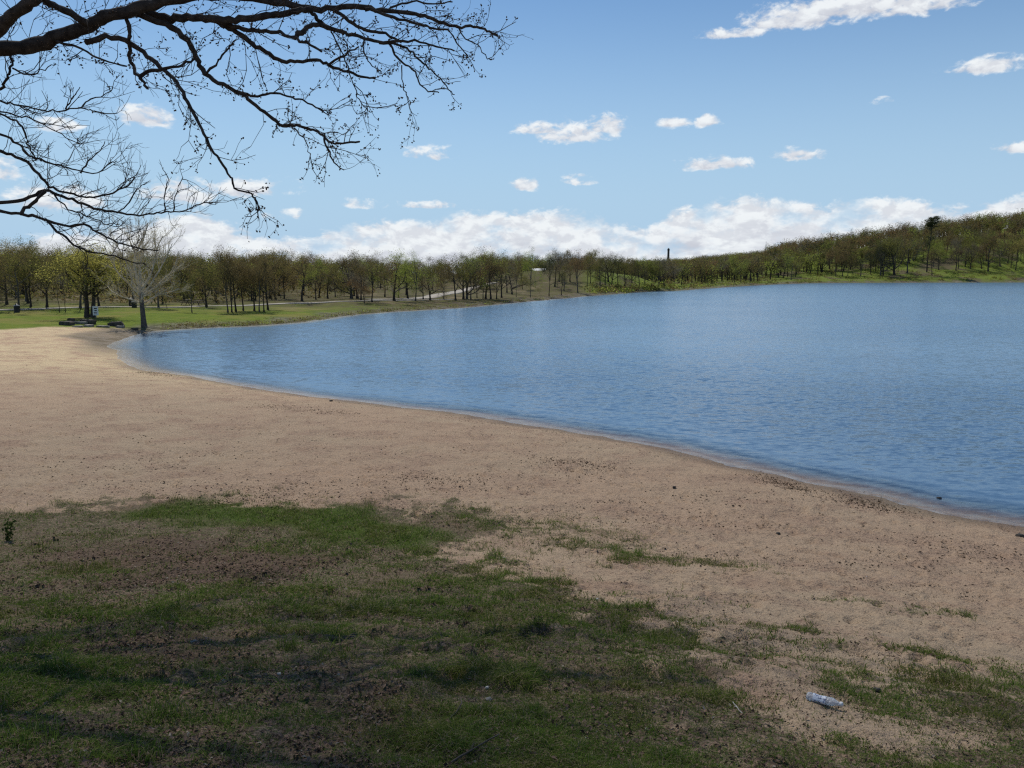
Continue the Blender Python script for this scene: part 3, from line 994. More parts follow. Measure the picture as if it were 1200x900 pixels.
def mass(name, spots, label):
    """spots: (x, y, z, height, tone)"""
    Vs, Qs, qs, Ts, ts_, n = [], [], [], [], [], 0
    for (x, y, z, h, tone, wf) in spots:
        V_, Q_, qm_, T_, H_ = LITE[R.randrange(len(LITE))]
        a = R.uniform(0, 6.28); ca, sa = math.cos(a), math.sin(a); s = h / H_
        W_ = np.column_stack([(V_[:, 0] * ca - V_[:, 1] * sa) * s * wf + x, (V_[:, 0] * sa + V_[:, 1] * ca) * s * wf + y, V_[:, 2] * s + z])
        Vs.append(W_); Qs.append(Q_ + n); qs.append(np.where(qm_ == 1, 1 + TONES.index(tone), 0)); Ts.append(T_ + n); ts_.append(np.zeros(len(T_), int)); n += len(W_)
    me = mesh_np(name, np.vstack(Vs), np.vstack(Qs), np.vstack(Ts), [BARK] + [LEAF[t] for t in TONES], np.concatenate(qs), np.concatenate(ts_), smooth=False)
    return tag(obj(name, me), label, 'woods', kind='stuff')


spots = []
while len(spots) < 1050:
    px = R.uniform(-90, 780); d = R.uniform(118, 330) if px < 560 else R.uniform(285, 430)
    x = (px - 600) / F * d
    if px > 560 and d < 285: continue
    if px > 330 and d < 175: continue
    if 420 < px < 620 and d < 235: continue
    if float(shore_d(np.array([x]), np.array([d]))[0]) < 20: continue
    z = gz(x, d); _, by, _ = to_px(np.array([x, d, z]))
    top = np.interp(px, [-90, 0, 100, 200, 300, 400, 500, 560, 640, 690, 740, 800], [291, 293, 294, 297, 298, 303, 304, 300, 299, 299, 303, 302])
    h = max(by - top, 12) * d / F * R.choice([.6, .75, .85, .95, 1.0])
    spots.append((x, d, z, h, R.choices(TONES, [5, 3, 1, 2, 1.6, .6])[0], R.uniform(.9, 1.5)))
mass('woods', spots, 'dense wood that closes the view behind the shore grove')
spots = []; tries = 0
while len(spots) < 1600 and tries < 20000:
    tries += 1
    px = R.uniform(745, 1300); d = R.uniform(255, 720)
    x = (px - 600) / F * d
    sdd = float(shore_d(np.array([x]), np.array([d]))[0])
    if sdd < np.interp(px, [745, 880, 960, 1080, 1200], [9, 14, 34, 58, 72]) + R.uniform(-6, 20): continue
    z = gz(x, d)
    dk = R.uniform(8.5, 16) * np.interp(px, [745, 850, 1200], [.95, 1.05, 1.05])
    _, by, _ = to_px(np.array([x, d, z]))
    if px < 900: dk = min(dk, max(by - np.interp(px, [745, 770, 800, 850, 900], [304, 303, 301, 296, 291]), 8) * d / F * R.uniform(.85, 1))
    patch = vnoise(np.array([x * .02]), np.array([d * .02]), 9)[0]
    tone = R.choices(TONES, [4, 3 + 3 * patch, 4 * (patch > .55), 2, 1.8, .8])[0]
    spots.append((x, d, z, dk, tone, R.uniform(.9, 1.5)))
mass('woods', spots, 'brown and olive oak wood covering the far hillside')

# low scrub on the hillside grass and along the far bank
sc = MB(); srg = np.random.default_rng(77); cs = []
for k in range(520):
    px = R.uniform(690, 1230); lo = np.interp(px, [690, 760, 880, 1000, 1200], [345, 341, 334, 330, 329]); py = lo - abs(R.gauss(0, np.interp(px, [690, 800, 1200], [3, 4, 10])))
    b = ground_at(px, py)
    if b[1] > 650: continue
    s = R.uniform(.5, 1.5)
    c = b + srg.normal(size=(26, 3)) * (s, s, s * .35) + (0, 0, s * .5)
    sc.leaves(c, .55, R.choice([0, 0, 1, 2]), rg=srg)
for k in range(300):
    px = R.uniform(195, 700); b = None
    i = np.interp(px, [p[0] for p in shore_px[19:30]], [p[1] for p in shore_px[19:30]])
    b = ground_at(px, i - abs(R.gauss(0, 1.6)) - .6)
    s = R.uniform(.15, .4) * (2 if 205 < px < 245 else 1)
    sc.leaves(b + srg.normal(size=(22, 3)) * (s * 1.6, s, s * .35) + (0, 0, s * .4), .15, R.choice([0, 1, 2, 2]), rg=srg)
for k in range(700):
    px = R.uniform(-60, 770); d = R.uniform(112, 230) if px < 330 else (R.uniform(140, 260) if px < 560 else R.uniform(262, 310))
    x = (px - 600) / F * d
    if float(shore_d(np.array([x]), np.array([d]))[0]) < 25 or 440 < px < 600 and d < 240: continue
    s = R.uniform(.6, 1.6)
    sc.leaves(np.array([x, d, gz(x, d) + s * .6]) + srg.normal(size=(40, 3)) * (s, s, s * .5), .4, R.choice([0, 2, 2]), rg=srg)
for k in range(600):
    px = R.uniform(770, 1230); d = R.uniform(300, 620); x = (px - 600) / F * d
    if float(shore_d(np.array([x]), np.array([d]))[0]) < np.interp(px, [745, 880, 960, 1080, 1200], [9, 14, 34, 58, 72]): continue
    s = R.uniform(.8, 2)
    sc.leaves(np.array([x, d, gz(x, d) + s * .6]) + srg.normal(size=(34, 3)) * (s, s, s * .5), .6, R.choice([0, 2, 2]), rg=srg)
tag(sc.build('scrub', [LEAF['olive'], LEAF['lime'], LEAF['brown']], smooth=False), 'low scrub and weeds along the far bank and hillside grass', 'scrub', kind='stuff')

# ------------------------------------------------------------------ things on the lawn
STONE = simple('weathered_stone', (.16, .145, .125), (.34, .31, .27), 2.2, .95, .7, 9, dist=.05)
STONE_D = simple('dark_stone', (.04, .035, .03), (.10, .085, .07), 2.5, .95, .7, 9, dist=.05)
WHITE = simple('white_paint', (.72, .72, .70), (.80, .80, .78), 3, .6, .05)
BLACK = simple('black_paint', (.02, .02, .02), (.035, .035, .035), 3, .6, .05)
WOOD = simple('weathered_wood', (.07, .055, .04), (.14, .115, .09), 5, .9, .3)
METAL = simple('galvanised_metal', (.22, .22, .22), (.32, .32, .32), 5, .5, .1)
ROOF = simple('pale_roof_metal', (.62, .60, .56), (.74, .72, .68), 2, .5, .1)


def rock_mesh(sx, sy, sz, seed, mat, cuts=3):
    import bmesh
    bm = bmesh.new(); bmesh.ops.create_cube(bm, size=2)
    bmesh.ops.bevel(bm, geom=bm.edges[:], offset=.22, segments=2, affect='EDGES')
    bmesh.ops.subdivide_edges(bm, edges=bm.edges[:], cuts=cuts, use_grid_fill=True)
    rr = random.Random(seed); o = Vector((rr.uniform(0, 99), rr.uniform(0, 99), 0))
    from mathutils import noise
    for v in bm.verts:
        n_ = noise.noise(v.co * 1.1 + o) * .22 + noise.noise(v.co * 3 + o) * .08
        v.co = v.co * (1 + n_)
        v.co = Vector((v.co.x * sx, v.co.y * sy, v.co.z * sz))
    me = bpy.data.meshes.new('rock'); bm.to_mesh(me); bm.free()
    for p in me.polygons: p.use_smooth = True
    me.materials.append(mat)
    return me


G6 = 'stone slabs at the top of the beach'
for i, (px, py, wpx, h, mat, l) in enumerate([
        (79, 381, 13, .22, STONE_D, 'dark low slab at the left end of the stones bordering the beach'), (83.5, 376.5, 6, .2, STONE_D, 'small dark block topmost of the stones by the beach'),
        (94, 379.5, 17, .16, STONE, 'long pale-topped slab in the middle of the stones by the beach'), (99.5, 377.3, 7, .17, STONE_D, 'small dark block behind the long pale-topped slab'),
        (107, 380, 8, .28, STONE_D, 'squarish dark block at the right end of the long pale slab'), (91, 383.3, 9, .08, STONE, 'thin pale flagstone lying on the sand in front of the slabs'),
        (104, 382.8, 8, .12, STONE, 'pale flat stone in front of the squarish dark block'), (121, 383.3, 12, .09, STONE, 'low pale stone strip between the two stone groups'),
        (136, 382.2, 14, .26, STONE_D, 'large dark slab of the right stone group near the sycamore'), (141.5, 384.2, 7, .15, STONE, 'pale stone in front of the large dark slab near the sycamore'),
        (158, 386.5, 6, .12, STONE_D, 'small dark stone between the right stone group and the sycamore foot')]):
    b = ground_at(px, py); s = np.linalg.norm(b - [0, 0, HC]) / F
    o = obj('stone_slab', rock_mesh(wpx * s * .5, wpx * s * .28 + .1, h, 40 + i, mat))
    o.location = b + np.array([0, 0, h * .55]); o.rotation_euler = (R.uniform(-.06, .06), R.uniform(-.08, .08), R.uniform(-.3, .3))
    tag(o, l, 'stone', G6)

# sign
b = ground_at(112.5, 372.5); s = np.linalg.norm(b - [0, 0, HC]) / F
sg = empty('park_sign', b); tag(sg, 'small white notice board on a post beside the double-trunked oak', 'sign')
m = MB(); m.tube([(0, .05, -.1), (0, .05, 12.6 * s)], .035, 8); m.build('post', METAL, sg)
m = MB(); m.box((0, 0, 7.3 * s), (2.9 * s, .015, 4.7 * s)); bd = m.build('board', WHITE, sg, smooth=False)
m = MB()
for q, w_ in ((9.8, .9), (7.6, .7), (5.2, .8)): m.box((R.uniform(-.3, .3) * s, -.022, q * s), (1.7 * s * w_, .006, .5 * s))
m.build('marking', BLACK, bd, smooth=False)


def picnic_table(px, py, rz, l):
    b = ground_at(px, py); t = empty('picnic_table', b, rz); tag(t, l, 'picnic table', 'picnic tables on the lawn')
    m = MB()
    for k in range(5): m.box((0, (k - 2) * .145, .74), (.75, .067, .02))
    m.build('tabletop', WOOD, t, smooth=False)
    for sy in (-1, 1):
        m = MB(); m.box((0, sy * .68, .44), (.75, .13, .02)); m.build('seat', WOOD, t, smooth=False)
    for sx in (-1, 1):
        m = MB(); m.box((sx * .52, 0, .42), (.035, .80, .035)); m.box((sx * .52, 0, .70), (.035, .34, .03))
        for sy in (-1, 1): m.tube([(sx * .56, sy * .66, 0), (sx * .56, sy * .22, .72)], .045, 4)
        m.build('leg', WOOD, t, smooth=False)


picnic_table(220, 357.8, 1.4, 'dark picnic table left of the cluster of dark trunks, seen end-on')
picnic_table(233, 358.6, 1.2, 'second picnic table, nearer the cluster of dark trunks')


def trash_can(px, py, l, h=.9):
    b = ground_at(px, py); t = empty('trash_can', b); tag(t, l, 'trash can', 'trash cans on the lawn')
    m = MB(); z = np.linspace(-.05, h, 9); r = .30 + .012 * np.cos(np.arange(9) * 2.1)
    m.tube(np.column_stack([np.zeros(9), np.zeros(9), z]), r, 20); m.build('barrel', BLACK, t)
    m = MB(); m.tube([(0, 0, h - .02), (0, 0, h + .03), (0, 0, h + .09)], [.335, .335, .2], 20); m.build('lid', METAL, t)


trash_can(20, 366, 'dark trash can on the picnic lawn near the left edge, by a low brown oak', .75)
trash_can(154, 359, 'dark trash can behind the lawn just left of the pale sycamore')
trash_can(157.5, 360.5, 'second dark trash can, right of the other one near the sycamore', .7)

# shelter with the pale roof
x0, y0 = (631 - 600) / F * 268, 268
b = np.array([x0, y0, gz(x0, y0)])
sh = empty('picnic_shelter', b, .25); tag(sh, 'small shelter with a pale roof among the trees on the knoll', 'shelter')
zt = HC + (320 - 318.8) * 268 / F - b[2]
m = MB(); hw, hd = 2.3, 2.6
Vv = [(-hw, -hd, zt), (hw, -hd, zt), (hw, hd, zt), (-hw, hd, zt), (-hw, 0, zt + 1.2), (hw, 0, zt + 1.2)]
lo = [(a, c_, z - .14) for a, c_, z in Vv]
m.add(Vv + lo, [(0, 1, 5, 4), (3, 4, 5, 2), (6, 10, 11, 7), (9, 8, 11, 10), (0, 6, 7, 1), (2, 8, 9, 3)], [(0, 4, 6), (4, 10, 6), (3, 9, 4), (9, 10, 4), (1, 7, 5), (7, 11, 5), (2, 5, 8), (8, 5, 11)])
m.build('roof', ROOF, sh, smooth=False)
for sx in (-1, 1):
    for sy in (-1, 1):
        m = MB(); m.box((sx * 1.95, sy * 2.2, zt * .5 - .2), (.09, .09, zt * .5 + .1)); m.build('post', WOOD, sh, smooth=False)
m = MB(); m.box((0, 2.3, zt * .5 - .1), (1.85, .06, zt * .5 - .05)); m.build('wall', WOOD, sh, smooth=False)

# chimney and mast beyond the wood
x0, y0 = (781 - 600) / F * 800, 800
zb = gz(x0, y0); zt = HC + (320 - 292.5) * 800 / F
ch = empty('chimney_stack', (x0, y0, zb)); tag(ch, 'dark chimney stack rising behind the wood at the end of the lake', 'chimney')
m = MB(); m.tube([(0, 0, -1), (0, 0, (zt - zb) * .5), (0, 0, zt - zb)], [1.35, 1.15, 1.0], 16); m.build('shaft', STONE_D, ch)
m = MB(); m.tube([(0, 0, zt - zb - 1.4), (0, 0, zt - zb + .05)], [1.18, 1.18], 16); m.build('rim', BLACK, ch)
x0, y0 = (893.5 - 600) / F * 760, 760
zb = gz(x0, y0); zt = HC + (320 - 283.5) * 760 / F
ms = empty('mast', (x0, y0, zb)); tag(ms, 'thin mast poking above the hillside trees right of the chimney', 'mast')
m = MB(); m.tube([(0, 0, -1), (0, 0, zt - zb - 3)], [.6, .35], 8); m.build('pole', METAL, ms)
m = MB(); m.tube([(0, 0, zt - zb - 3), (0, 0, zt - zb)], [.16, .08], 6); m.build('antenna', BLACK, ms)

# ------------------------------------------------------------------ overhanging bare tree in the foreground
BUD = simple('bud', (.05, .03, .022), (.09, .055, .035), 30, .9, .2)
upper = {  # pixel polylines: (start depth, end depth, start width px, end width px, points)
    'A': (7.2, 7.4, 17, 10, [(-45, 60), (0, 57), (35, 55), (70, 42), (100, 32), (118, 22), (150, 13), (190, 3), (235, -5), (280, -5)]),
    'A2': (7.4, 8.4, 9, 2.2, [(280, -5), (315, 1), (341, 5), (368, 11), (400, 9), (429, 9), (453, 13), (483, 16), (501, 20), (520, 28), (536, 31), (555, 31), (571, 35), (583, 43)]),
    'B': (7.1, 6.6, 15, 11, [(-45, 75), (0, 33), (15, 18), (35, 3), (48, -10), (70, -40)]),
    'C': (6.7, 7.25, 7, 7, [(40, -8), (53, 0), (75, 12), (103, 27)]),
    'D': (7.35, 7.5, 10, 6, [(138, 15), (165, 12), (193, 21), (220, 20), (248, 23), (275, 23), (301, 20), (323, 17), (347, 13), (364, 11)]),
    'E': (7.3, 7.9, 7.5, 2, [(158, 14), (193, 28), (220, 47), (229, 67), (241, 86), (262, 100), (286, 112), (296, 120), (315, 135), (333, 147), (349, 148), (368, 152), (379, 160), (387, 167), (400, 168), (421, 165)]),
    'E2': (7.8, 7.9, 2.6, 1.2, [(379, 160), (384, 176), (392, 191), (403, 199)]),
    'E3': (7.6, 7.5, 3.2, 1.6, [(280, 109), (301, 112), (323, 109), (341, 115), (360, 121), (379, 131)]),
    'F': (7.3, 6.9, 6.5, 1.6, [(100, 50), (131, 43), (152, 50), (172, 65), (193, 83), (207, 96), (220, 121), (233, 145), (245, 169), (258, 188), (270, 207), (276, 220), (293, 226), (300, 234), (304, 246)]),
    'F2': (7.3, 7.2, 5, 3, [(146, 16), (150, 32), (152, 52), (152, 69), (160, 86), (165, 92), (172, 104)]),
    'F3': (7.2, 7.3, 4.5, 2.5, [(162, 88), (186, 81), (214, 76), (228, 68)]),
    'G': (7.45, 7.8, 6.5, 2.2, [(248, 23), (265, 31), (280, 39), (296, 51), (312, 61), (331, 72), (349, 72), (371, 71), (387, 76), (408, 85), (427, 91), (440, 91)]),
    'H': (7.45, 7.3, 6, 2.5, [(255, 25), (280, 32), (301, 37), (323, 37), (344, 44), (360, 51), (377, 60)]),
    'H2': (7.4, 8.0, 6, 1.6, [(344, 44), (357, 35), (371, 29), (387, 33), (403, 39), (424, 44), (445, 49), (467, 48), (493, 49), (512, 55), (531, 59)]),
    'I': (7.6, 7.5, 4.5, 4, [(360, 11), (367, 16), (373, 24), (387, 33)]),
    'J': (7.7, 7.8, 4.5, 2.5, [(392, 10), (408, 24), (429, 35), (451, 40), (472, 48)]),
    'K': (7.8, 8.1, 4, 2, [(429, 9), (461, 20), (488, 27), (509, 33), (525, 35)]),
    'L': (7.8, 7.7, 3, 1.1, [(445, 49), (467, 53), (483, 61), (496, 75), (509, 85), (523, 101), (532, 111)]),
    'L2': (7.8, 7.6, 2.8, 1.3, [(455, 51), (461, 60), (472, 75), (485, 83), (491, 96), (501, 107), (515, 108)]),
    'L3': (7.7, 7.7, 1.5, .9, [(471, 76), (472, 99), (477, 112), (481, 121)]),
    'M': (7.5, 7.3, 1.8, .9, [(388, 37), (400, 59), (411, 85), (419, 112), (429, 128), (437, 131)]),
    'N': (8.1, 8.0, 2, 1, [(525, 35), (536, 51), (547, 64)]),
    'N2': (8.2, 8.1, 1.6, .9, [(536, 31), (545, 45), (560, 53), (571, 68), (576, 69)]),
    'O': (8.0, 8.3, 2.6, 1.4, [(453, 13), (467, 5), (488, 3), (515, 4), (530, 1)]),
    'P': (7.8, 7.7, 1.8, 1, [(427, 46), (427, 64), (437, 77), (448, 85)]),
    'Q': (7.8, 7.7, 1.6, .9, [(341, 149), (352, 157), (363, 176), (361, 191)]),
    'S': (7.7, 7.7, 2.8, 1.6, [(384, 76), (397, 69), (408, 60), (421, 55)]),
    'U': (7.3, 7.0, 3, 1.5, [(241, 86), (255, 72), (268, 58), (275, 47)]),
    'W': (7.35, 7.1, 3.4, 1.6, [(60, 46), (95, 58), (120, 70), (148, 78)]),
}
lower = {
    'a': (8.2, 8.6, 5.5, 1.2, [(-45, 240), (0, 237), (28, 234), (52, 223), (62, 226), (86, 234), (110, 243), (138, 249), (158, 253), (179, 250), (200, 249), (220, 245), (238, 238), (248, 238)]),
    'b': (8.2, 8.5, 5.5, 1.4, [(-45, 243), (0, 247), (24, 251), (52, 257), (76, 265), (100, 263), (114, 272), (138, 284), (162, 291), (186, 293)]),
    'c': (8.3, 8.4, 3.2, 1.2, [(52, 257), (69, 272), (86, 286), (103, 295), (127, 298), (155, 307), (172, 310)]),
    'd': (8.25, 8.2, 4.5, 4, [(24, 251), (38, 238), (52, 224)]),
    'e': (8.0, 8.1, 3, 1.1, [(-45, 112), (0, 119), (21, 122), (45, 129), (69, 130), (96, 127), (110, 131), (138, 133)]),
    'f': (8.0, 7.9, 4, 2.5, [(-45, 112), (0, 104), (5, 98), (10, 86), (14, 76), (12, 64), (10, 52)]),
    'g': (7.9, 7.8, 2.4, 1, [(14, 80), (34, 88), (52, 80), (65, 75)]),
    'h': (8.05, 8.0, 2, .9, [(93, 127), (103, 118), (121, 112), (133, 103)]),
    'i': (8.05, 8.0, 1.8, .9, [(77, 128), (86, 113), (93, 103)]),
    'j': (8.1, 8.3, 4, 1.2, [(-45, 140), (0, 157), (21, 169), (34, 182), (48, 188), (69, 193), (90, 200), (114, 203), (127, 193), (136, 189)]),
    'k': (8.15, 8.3, 5, 1.6, [(-45, 165), (0, 178), (24, 186), (38, 196), (52, 213), (65, 222), (86, 227), (100, 231), (120, 230), (145, 220), (158, 208)]),
    'l': (8.1, 8.1, 2.6, 1, [(-45, 128), (0, 131), (21, 136), (41, 141), (62, 152), (83, 164), (93, 169)]),
    'm': (8.1, 8.2, 3, 1.6, [(-20, 125), (0, 133), (24, 146), (31, 165), (38, 179), (48, 188)]),
    'n': (8.3, 8.2, 2, .9, [(96, 203), (107, 186), (117, 176), (124, 165)]),
    'o': (8.5, 8.4, 1.8, .9, [(193, 249), (193, 227), (198, 207)]),
    'p': (8.5, 8.5, 1.8, .9, [(203, 248), (207, 224), (214, 207)]),
    'q': (8.4, 8.5, 1.8, .9, [(138, 249), (152, 236), (160, 222), (172, 214)]),
    'r': (8.3, 8.4, 2.2, 1, [(62, 226), (80, 246), (100, 252), (122, 262), (140, 262)]),
}
Wd, Tw, Bd = MB(), MB(), MB()
brng = random.Random(21)
bud_c = []


def img_basis():
    return np.array([1., 0, 0]), np.array([0, SP, CP]), np.array([0, CP, -SP])


EX, EU, EF = img_basis()


def twig(p, d, L, r, lv, buds, curl):
    n = 4 if lv == 0 else 3
    P = [np.array(p)]; d = np.array(d) / np.linalg.norm(d)
    for i in range(n):
        d = d + np.array([brng.gauss(0, .26), brng.gauss(0, .26), brng.gauss(0, .26) + curl]); d /= np.linalg.norm(d)
        P.append(P[-1] + d * L / n)
    P = np.array(P)
    Tw.tube(P, np.linspace(r, r * .55, n + 1), 3 if r < .004 else 4)
    if buds:
        for i in range(1, n + 1):
            if brng.random() < .2 or (i == n and brng.random() < .6):
                for _ in range(brng.randint(1, 3) if i == n else 1):
                    bud_c.append(P[i] + np.array([brng.gauss(0, .014) for _ in range(3)]))
    if lv < 2:
        for k in range(brng.randint(1, 3) if lv == 0 else brng.randint(1, 2)):
            i = brng.randint(1, n - 1)
            nd = perp_dir(P[i + 1] - P[i], brng.uniform(.4, .95), brng.uniform(0, 6.28))
            twig(P[i], nd, L * brng.uniform(.4, .75), max(r * .7, .0019), lv + 1, buds, curl)


def draw(br, buds, dens, up):
    for key, (d0, d1, w0, w1, pp) in br.items():
        q = catmull(np.array(pp, float), 4)
        s_ = np.concatenate([[0], np.cumsum(np.linalg.norm(np.diff(q, axis=0), axis=1))]); s_ /= s_[-1]
        dep = d0 + (d1 - d0) * s_ + .10 * np.sin(s_ * 7 + len(key) + pp[0][0])* np.sin(np.pi*s_)
        P = np.array([at_depth(a, b_, y_) for (a, b_), y_ in zip(q, dep)])
        wob = np.array([[brng.gauss(0, 1) for _ in range(3)] for _ in range(len(P))]) * .006
        P = P + wob
        wpx = (w0 + (w1 - w0) * s_ ** .8) * (1.02 if buds else .95)
        rad = wpx * .5 * dep / F * np.array([brng.uniform(.92, 1.12) for _ in range(len(P))])
        Wd.tube(P, rad, 10 if w0 > 6 else 6)
        Lpx = np.linalg.norm(np.diff(q, axis=0), axis=1).sum()
        nt = int(Lpx * dens)
        for _ in range(nt):
            f = brng.uniform(.12, 1.0); i = min(int(f * (len(P) - 1)), len(P) - 2)
            if q[i][0] < -30 or q[i][1] < -30: continue
            base = P[i] + (P[i + 1] - P[i]) * brng.random()
            dd = P[i + 1] - P[i]
            nd = perp_dir(dd, brng.uniform(.45, 1.05), brng.uniform(0, 6.28)) + EU * up * brng.uniform(0, 1)
            thin = wpx[i] < 3.2
            twig(base, nd, brng.uniform(.12, .42) * (1.0 if thin else 1.15), brng.uniform(.0026, .0048), 0 if brng.random() < .75 else 1, buds, .05)


draw(upper, True, .078, .25)
draw(lower, False, .11, .55)
# trunk and the part of the crown that stands outside the picture (it shades the turf)
TB = np.array([-8.3, 7.4]); tz = gz(*TB)
trunk_pts = np.array([(TB[0], TB[1], tz - .4), (TB[0] - .05, TB[1], tz + 1.2), (TB[0] + .1, TB[1], tz + 2.6), (TB[0] + .4, TB[1] - .1, tz + 3.9), (TB[0] + .6, TB[1] + .2, tz + 5.4), (TB[0] + 1.0, TB[1] + .6, tz + 7.2)])
Tk = MB(); Tk.tube(catmull(trunk_pts, 4), np.linspace(.42, .22, 21) * (1 + .5 * np.exp(-np.linspace(0, 1, 21) * 10)), 16)
aL = at_depth(-45, 60, 7.2)
for tgt, y_, r0, r1 in [((-45, 60), 7.2, .15, .066), ((-45, 75), 7.1, .12, .06), ((-45, 241), 8.2, .06, .026), ((-45, 112), 8.0, .05, .02), ((-45, 140), 8.1, .04, .017), ((-45, 165), 8.15, .045, .021), ((-45, 128), 8.1, .03, .012)]:
    e = at_depth(*tgt, y_)
    k = 12 if e[2] > 7 else 8
    st = catmull(trunk_pts, 4)[k if e[2] > 6.6 else 7]
    mid = (st + e) * .5 + np.array([0, 0, .25 if e[2] > 7 else .1])
    Wd.tube(catmull(np.array([st, mid, e, e + (e - mid) * .05]), 5), np.linspace(r0, r1, 16), 9)


def in_frame(P):
    a, b_, f = to_px(P)
    return bool(np.any((f > .2) & (a > -25) & (a < 1225) & (b_ > -22) & (b_ < 920)))


crown_rng = random.Random(99)


def grow_out(p, d, L, r, lv):
    n = {0: 8, 1: 6, 2: 4, 3: 3, 4: 2}[lv]
    P, de = branch_path(p, d, L, n, {0: .10, 1: .16, 2: .22, 3: .28, 4: .3}[lv], {0: .015, 1: .03, 2: .02, 3: 0, 4: 0}[lv], crown_rng)
    cut = len(P)
    for i in range(1, len(P)):
        if in_frame(P[i][None]): cut = i; break
    P = P[:cut]
    if len(P) < 2: return
    rad = r * (.5 if lv < 3 else 1) * (1 - .65 * np.linspace(0, 1, n + 1))[:len(P)]
    (Wd if lv < 2 else Tw).tube(P, rad, {0: 8, 1: 6, 2: 4, 3: 3, 4: 3}[lv])
    if lv >= 3:
        bud_c.extend(P[1:] if crown_rng.random() < .7 else P[-1:])
    if lv == 4: return
    for k in range({0: 10, 1: 7, 2: 5, 3: 3}[lv]):
        f = crown_rng.uniform(.2, 1); i = min(int(f * (len(P) - 1)), len(P) - 2)
        nd = perp_dir(P[i + 1] - P[i], crown_rng.uniform(.4, 1.0), crown_rng.uniform(0, 6.28))
        grow_out(P[i], nd, L * crown_rng.uniform(.38, .6), max(rad[i] * .55, .0035), lv + 1)


tt = trunk_pts[-1]
for (st, dd, L, r) in [(tt, (.75, .75, .75), 9, .17), (tt, (1, .1, .62), 8.5, .16), (tt, (.45, 1, .5), 8.0, .15), (tt, (1, .75, 1.0), 10, .16), (tt, (-.3, .2, 1), 6, .15), (tt, (.9, -.6, .8), 8, .14),
                       (trunk_pts[-2], (-1, .3, .6), 5.5, .13), (trunk_pts[-2], (-.4, 1, .55), 6, .13), (tt, (1, 1.0, .55), 9, .14)]:
    grow_out(np.array(st), dd, L, r, 0)

bc = np.array(bud_c)
# buds: little four-sided spindles
nb = len(bc)
ax = rng.normal(size=(nb, 3)); ax /= np.linalg.norm(ax, axis=1)[:, None]
sd1 = np.cross(ax, rng.normal(size=(nb, 3))); sd1 /= np.linalg.norm(sd1, axis=1)[:, None]; sd2 = np.cross(ax, sd1)
rb = rng.uniform(.0045, .0095, nb)[:, None]
Vb = np.stack([bc - ax * rb * 1.5, bc + sd1 * rb, bc + sd2 * rb, bc - sd1 * rb, bc - sd2 * rb, bc + ax * rb * 1.7], 1).reshape(-1, 3)
o6 = (np.arange(nb) * 6)[:, None]
Tb = np.concatenate([o6 + np.array(t) for t in [(0, 2, 1), (0, 3, 2), (0, 4, 3), (0, 1, 4), (5, 1, 2), (5, 2, 3), (5, 3, 4), (5, 4, 1)]])
fg = empty('bare_tree', (TB[0], TB[1], tz)); tag(fg, 'dark bare tree whose budding branches hang in from the upper left', 'tree')
for mb, nm, mt in ((Tk, 'trunk', BARK_NEAR), (Wd, 'limbs', BARK_NEAR), (Tw, 'twigs', BARK_NEAR)):
    mb.V = [v - np.array([TB[0], TB[1], tz]) for v in mb.V]
    mb.build(nm, mt, fg)
obj('buds', mesh_np('buds', Vb - np.array([TB[0], TB[1], tz]), None, Tb, [BUD]), fg)

# ------------------------------------------------------------------ grass of the foreground
grng = np.random.default_rng(17)


def blade_mat():
    m, g, out = new_mat('grass_blade')
    geo = g.n('ShaderNodeNewGeometry')
    n = g.noise(geo.outputs['Position'], 1.1, 3, .5)
    col = g.mix(geo.outputs['Random Per Island'], (.085, .14, .024), (.18, .24, .05))
    col = g.mix(g.ss(n, .45, .65), col, (.13, .15, .035))
    col = g.mix(g.math('GREATER_THAN', geo.outputs['Random Per Island'], .80), col, (.34, .27, .16))
    d = g.n('ShaderNodeBsdfDiffuse'); t = g.n('ShaderNodeBsdfTranslucent'); g.set(d.inputs[0], col); g.set(t.inputs[0], col)
    mx = g.n('ShaderNodeMixShader'); mx.inputs[0].default_value = .4
    g.l.new(d.outputs[0], mx.inputs[1]); g.l.new(t.outputs[0], mx.inputs[2]); g.l.new(mx.outputs[0], out.inputs[0])
    return m


BLADE = blade_mat()


def zsurf(x, y):
    """height of the built (relief) surface, sampled from the ground grid"""
    r = np.hypot(x, y); a = np.degrees(np.arctan2(x, y))
    fi = np.interp(r, RAD, np.arange(NR)); fj = np.interp(a, ang_f, np.arange(len(ang_f)))
    i0 = np.clip(fi.astype(int), 0, NR - 2); j0 = np.clip(np.floor(fj).astype(int), 0, len(ang_f) - 2)
    u = fi - i0; v = np.clip(fj - j0, 0, 1)
    Zg = Zr.reshape(NR, NA)
    return (Zg[i0, j0] * (1 - u) * (1 - v) + Zg[i0 + 1, j0] * u * (1 - v) + Zg[i0, j0 + 1] * (1 - u) * v + Zg[i0 + 1, j0 + 1] * u * v)


def blades(P, h, w, lean):
    n = len(P)
    a = grng.uniform(0, 6.283, n); dirv = np.stack([np.cos(a), np.sin(a), np.zeros(n)], 1)
    b_ = a + grng.uniform(-1.2, 1.2, n) + 1.57
    side = np.stack([np.cos(b_), np.sin(b_), np.zeros(n)], 1)
    h = h[:, None]; w = w[:, None]; lean = lean[:, None]
    up = np.array([0, 0, 1.])
    m = P + up * h * .6 + dirv * h * lean * .35
    t = P + up * h * (1 - .35 * lean) + dirv * h * lean
    Vv = np.stack([P - side * w, P + side * w, m + side * w * .7, m - side * w * .7, t], 1).reshape(-1, 3)
    o = (np.arange(n) * 5)[:, None]
    return Vv, o + np.array([0, 1, 2, 3]), o + np.array([3, 2, 4])


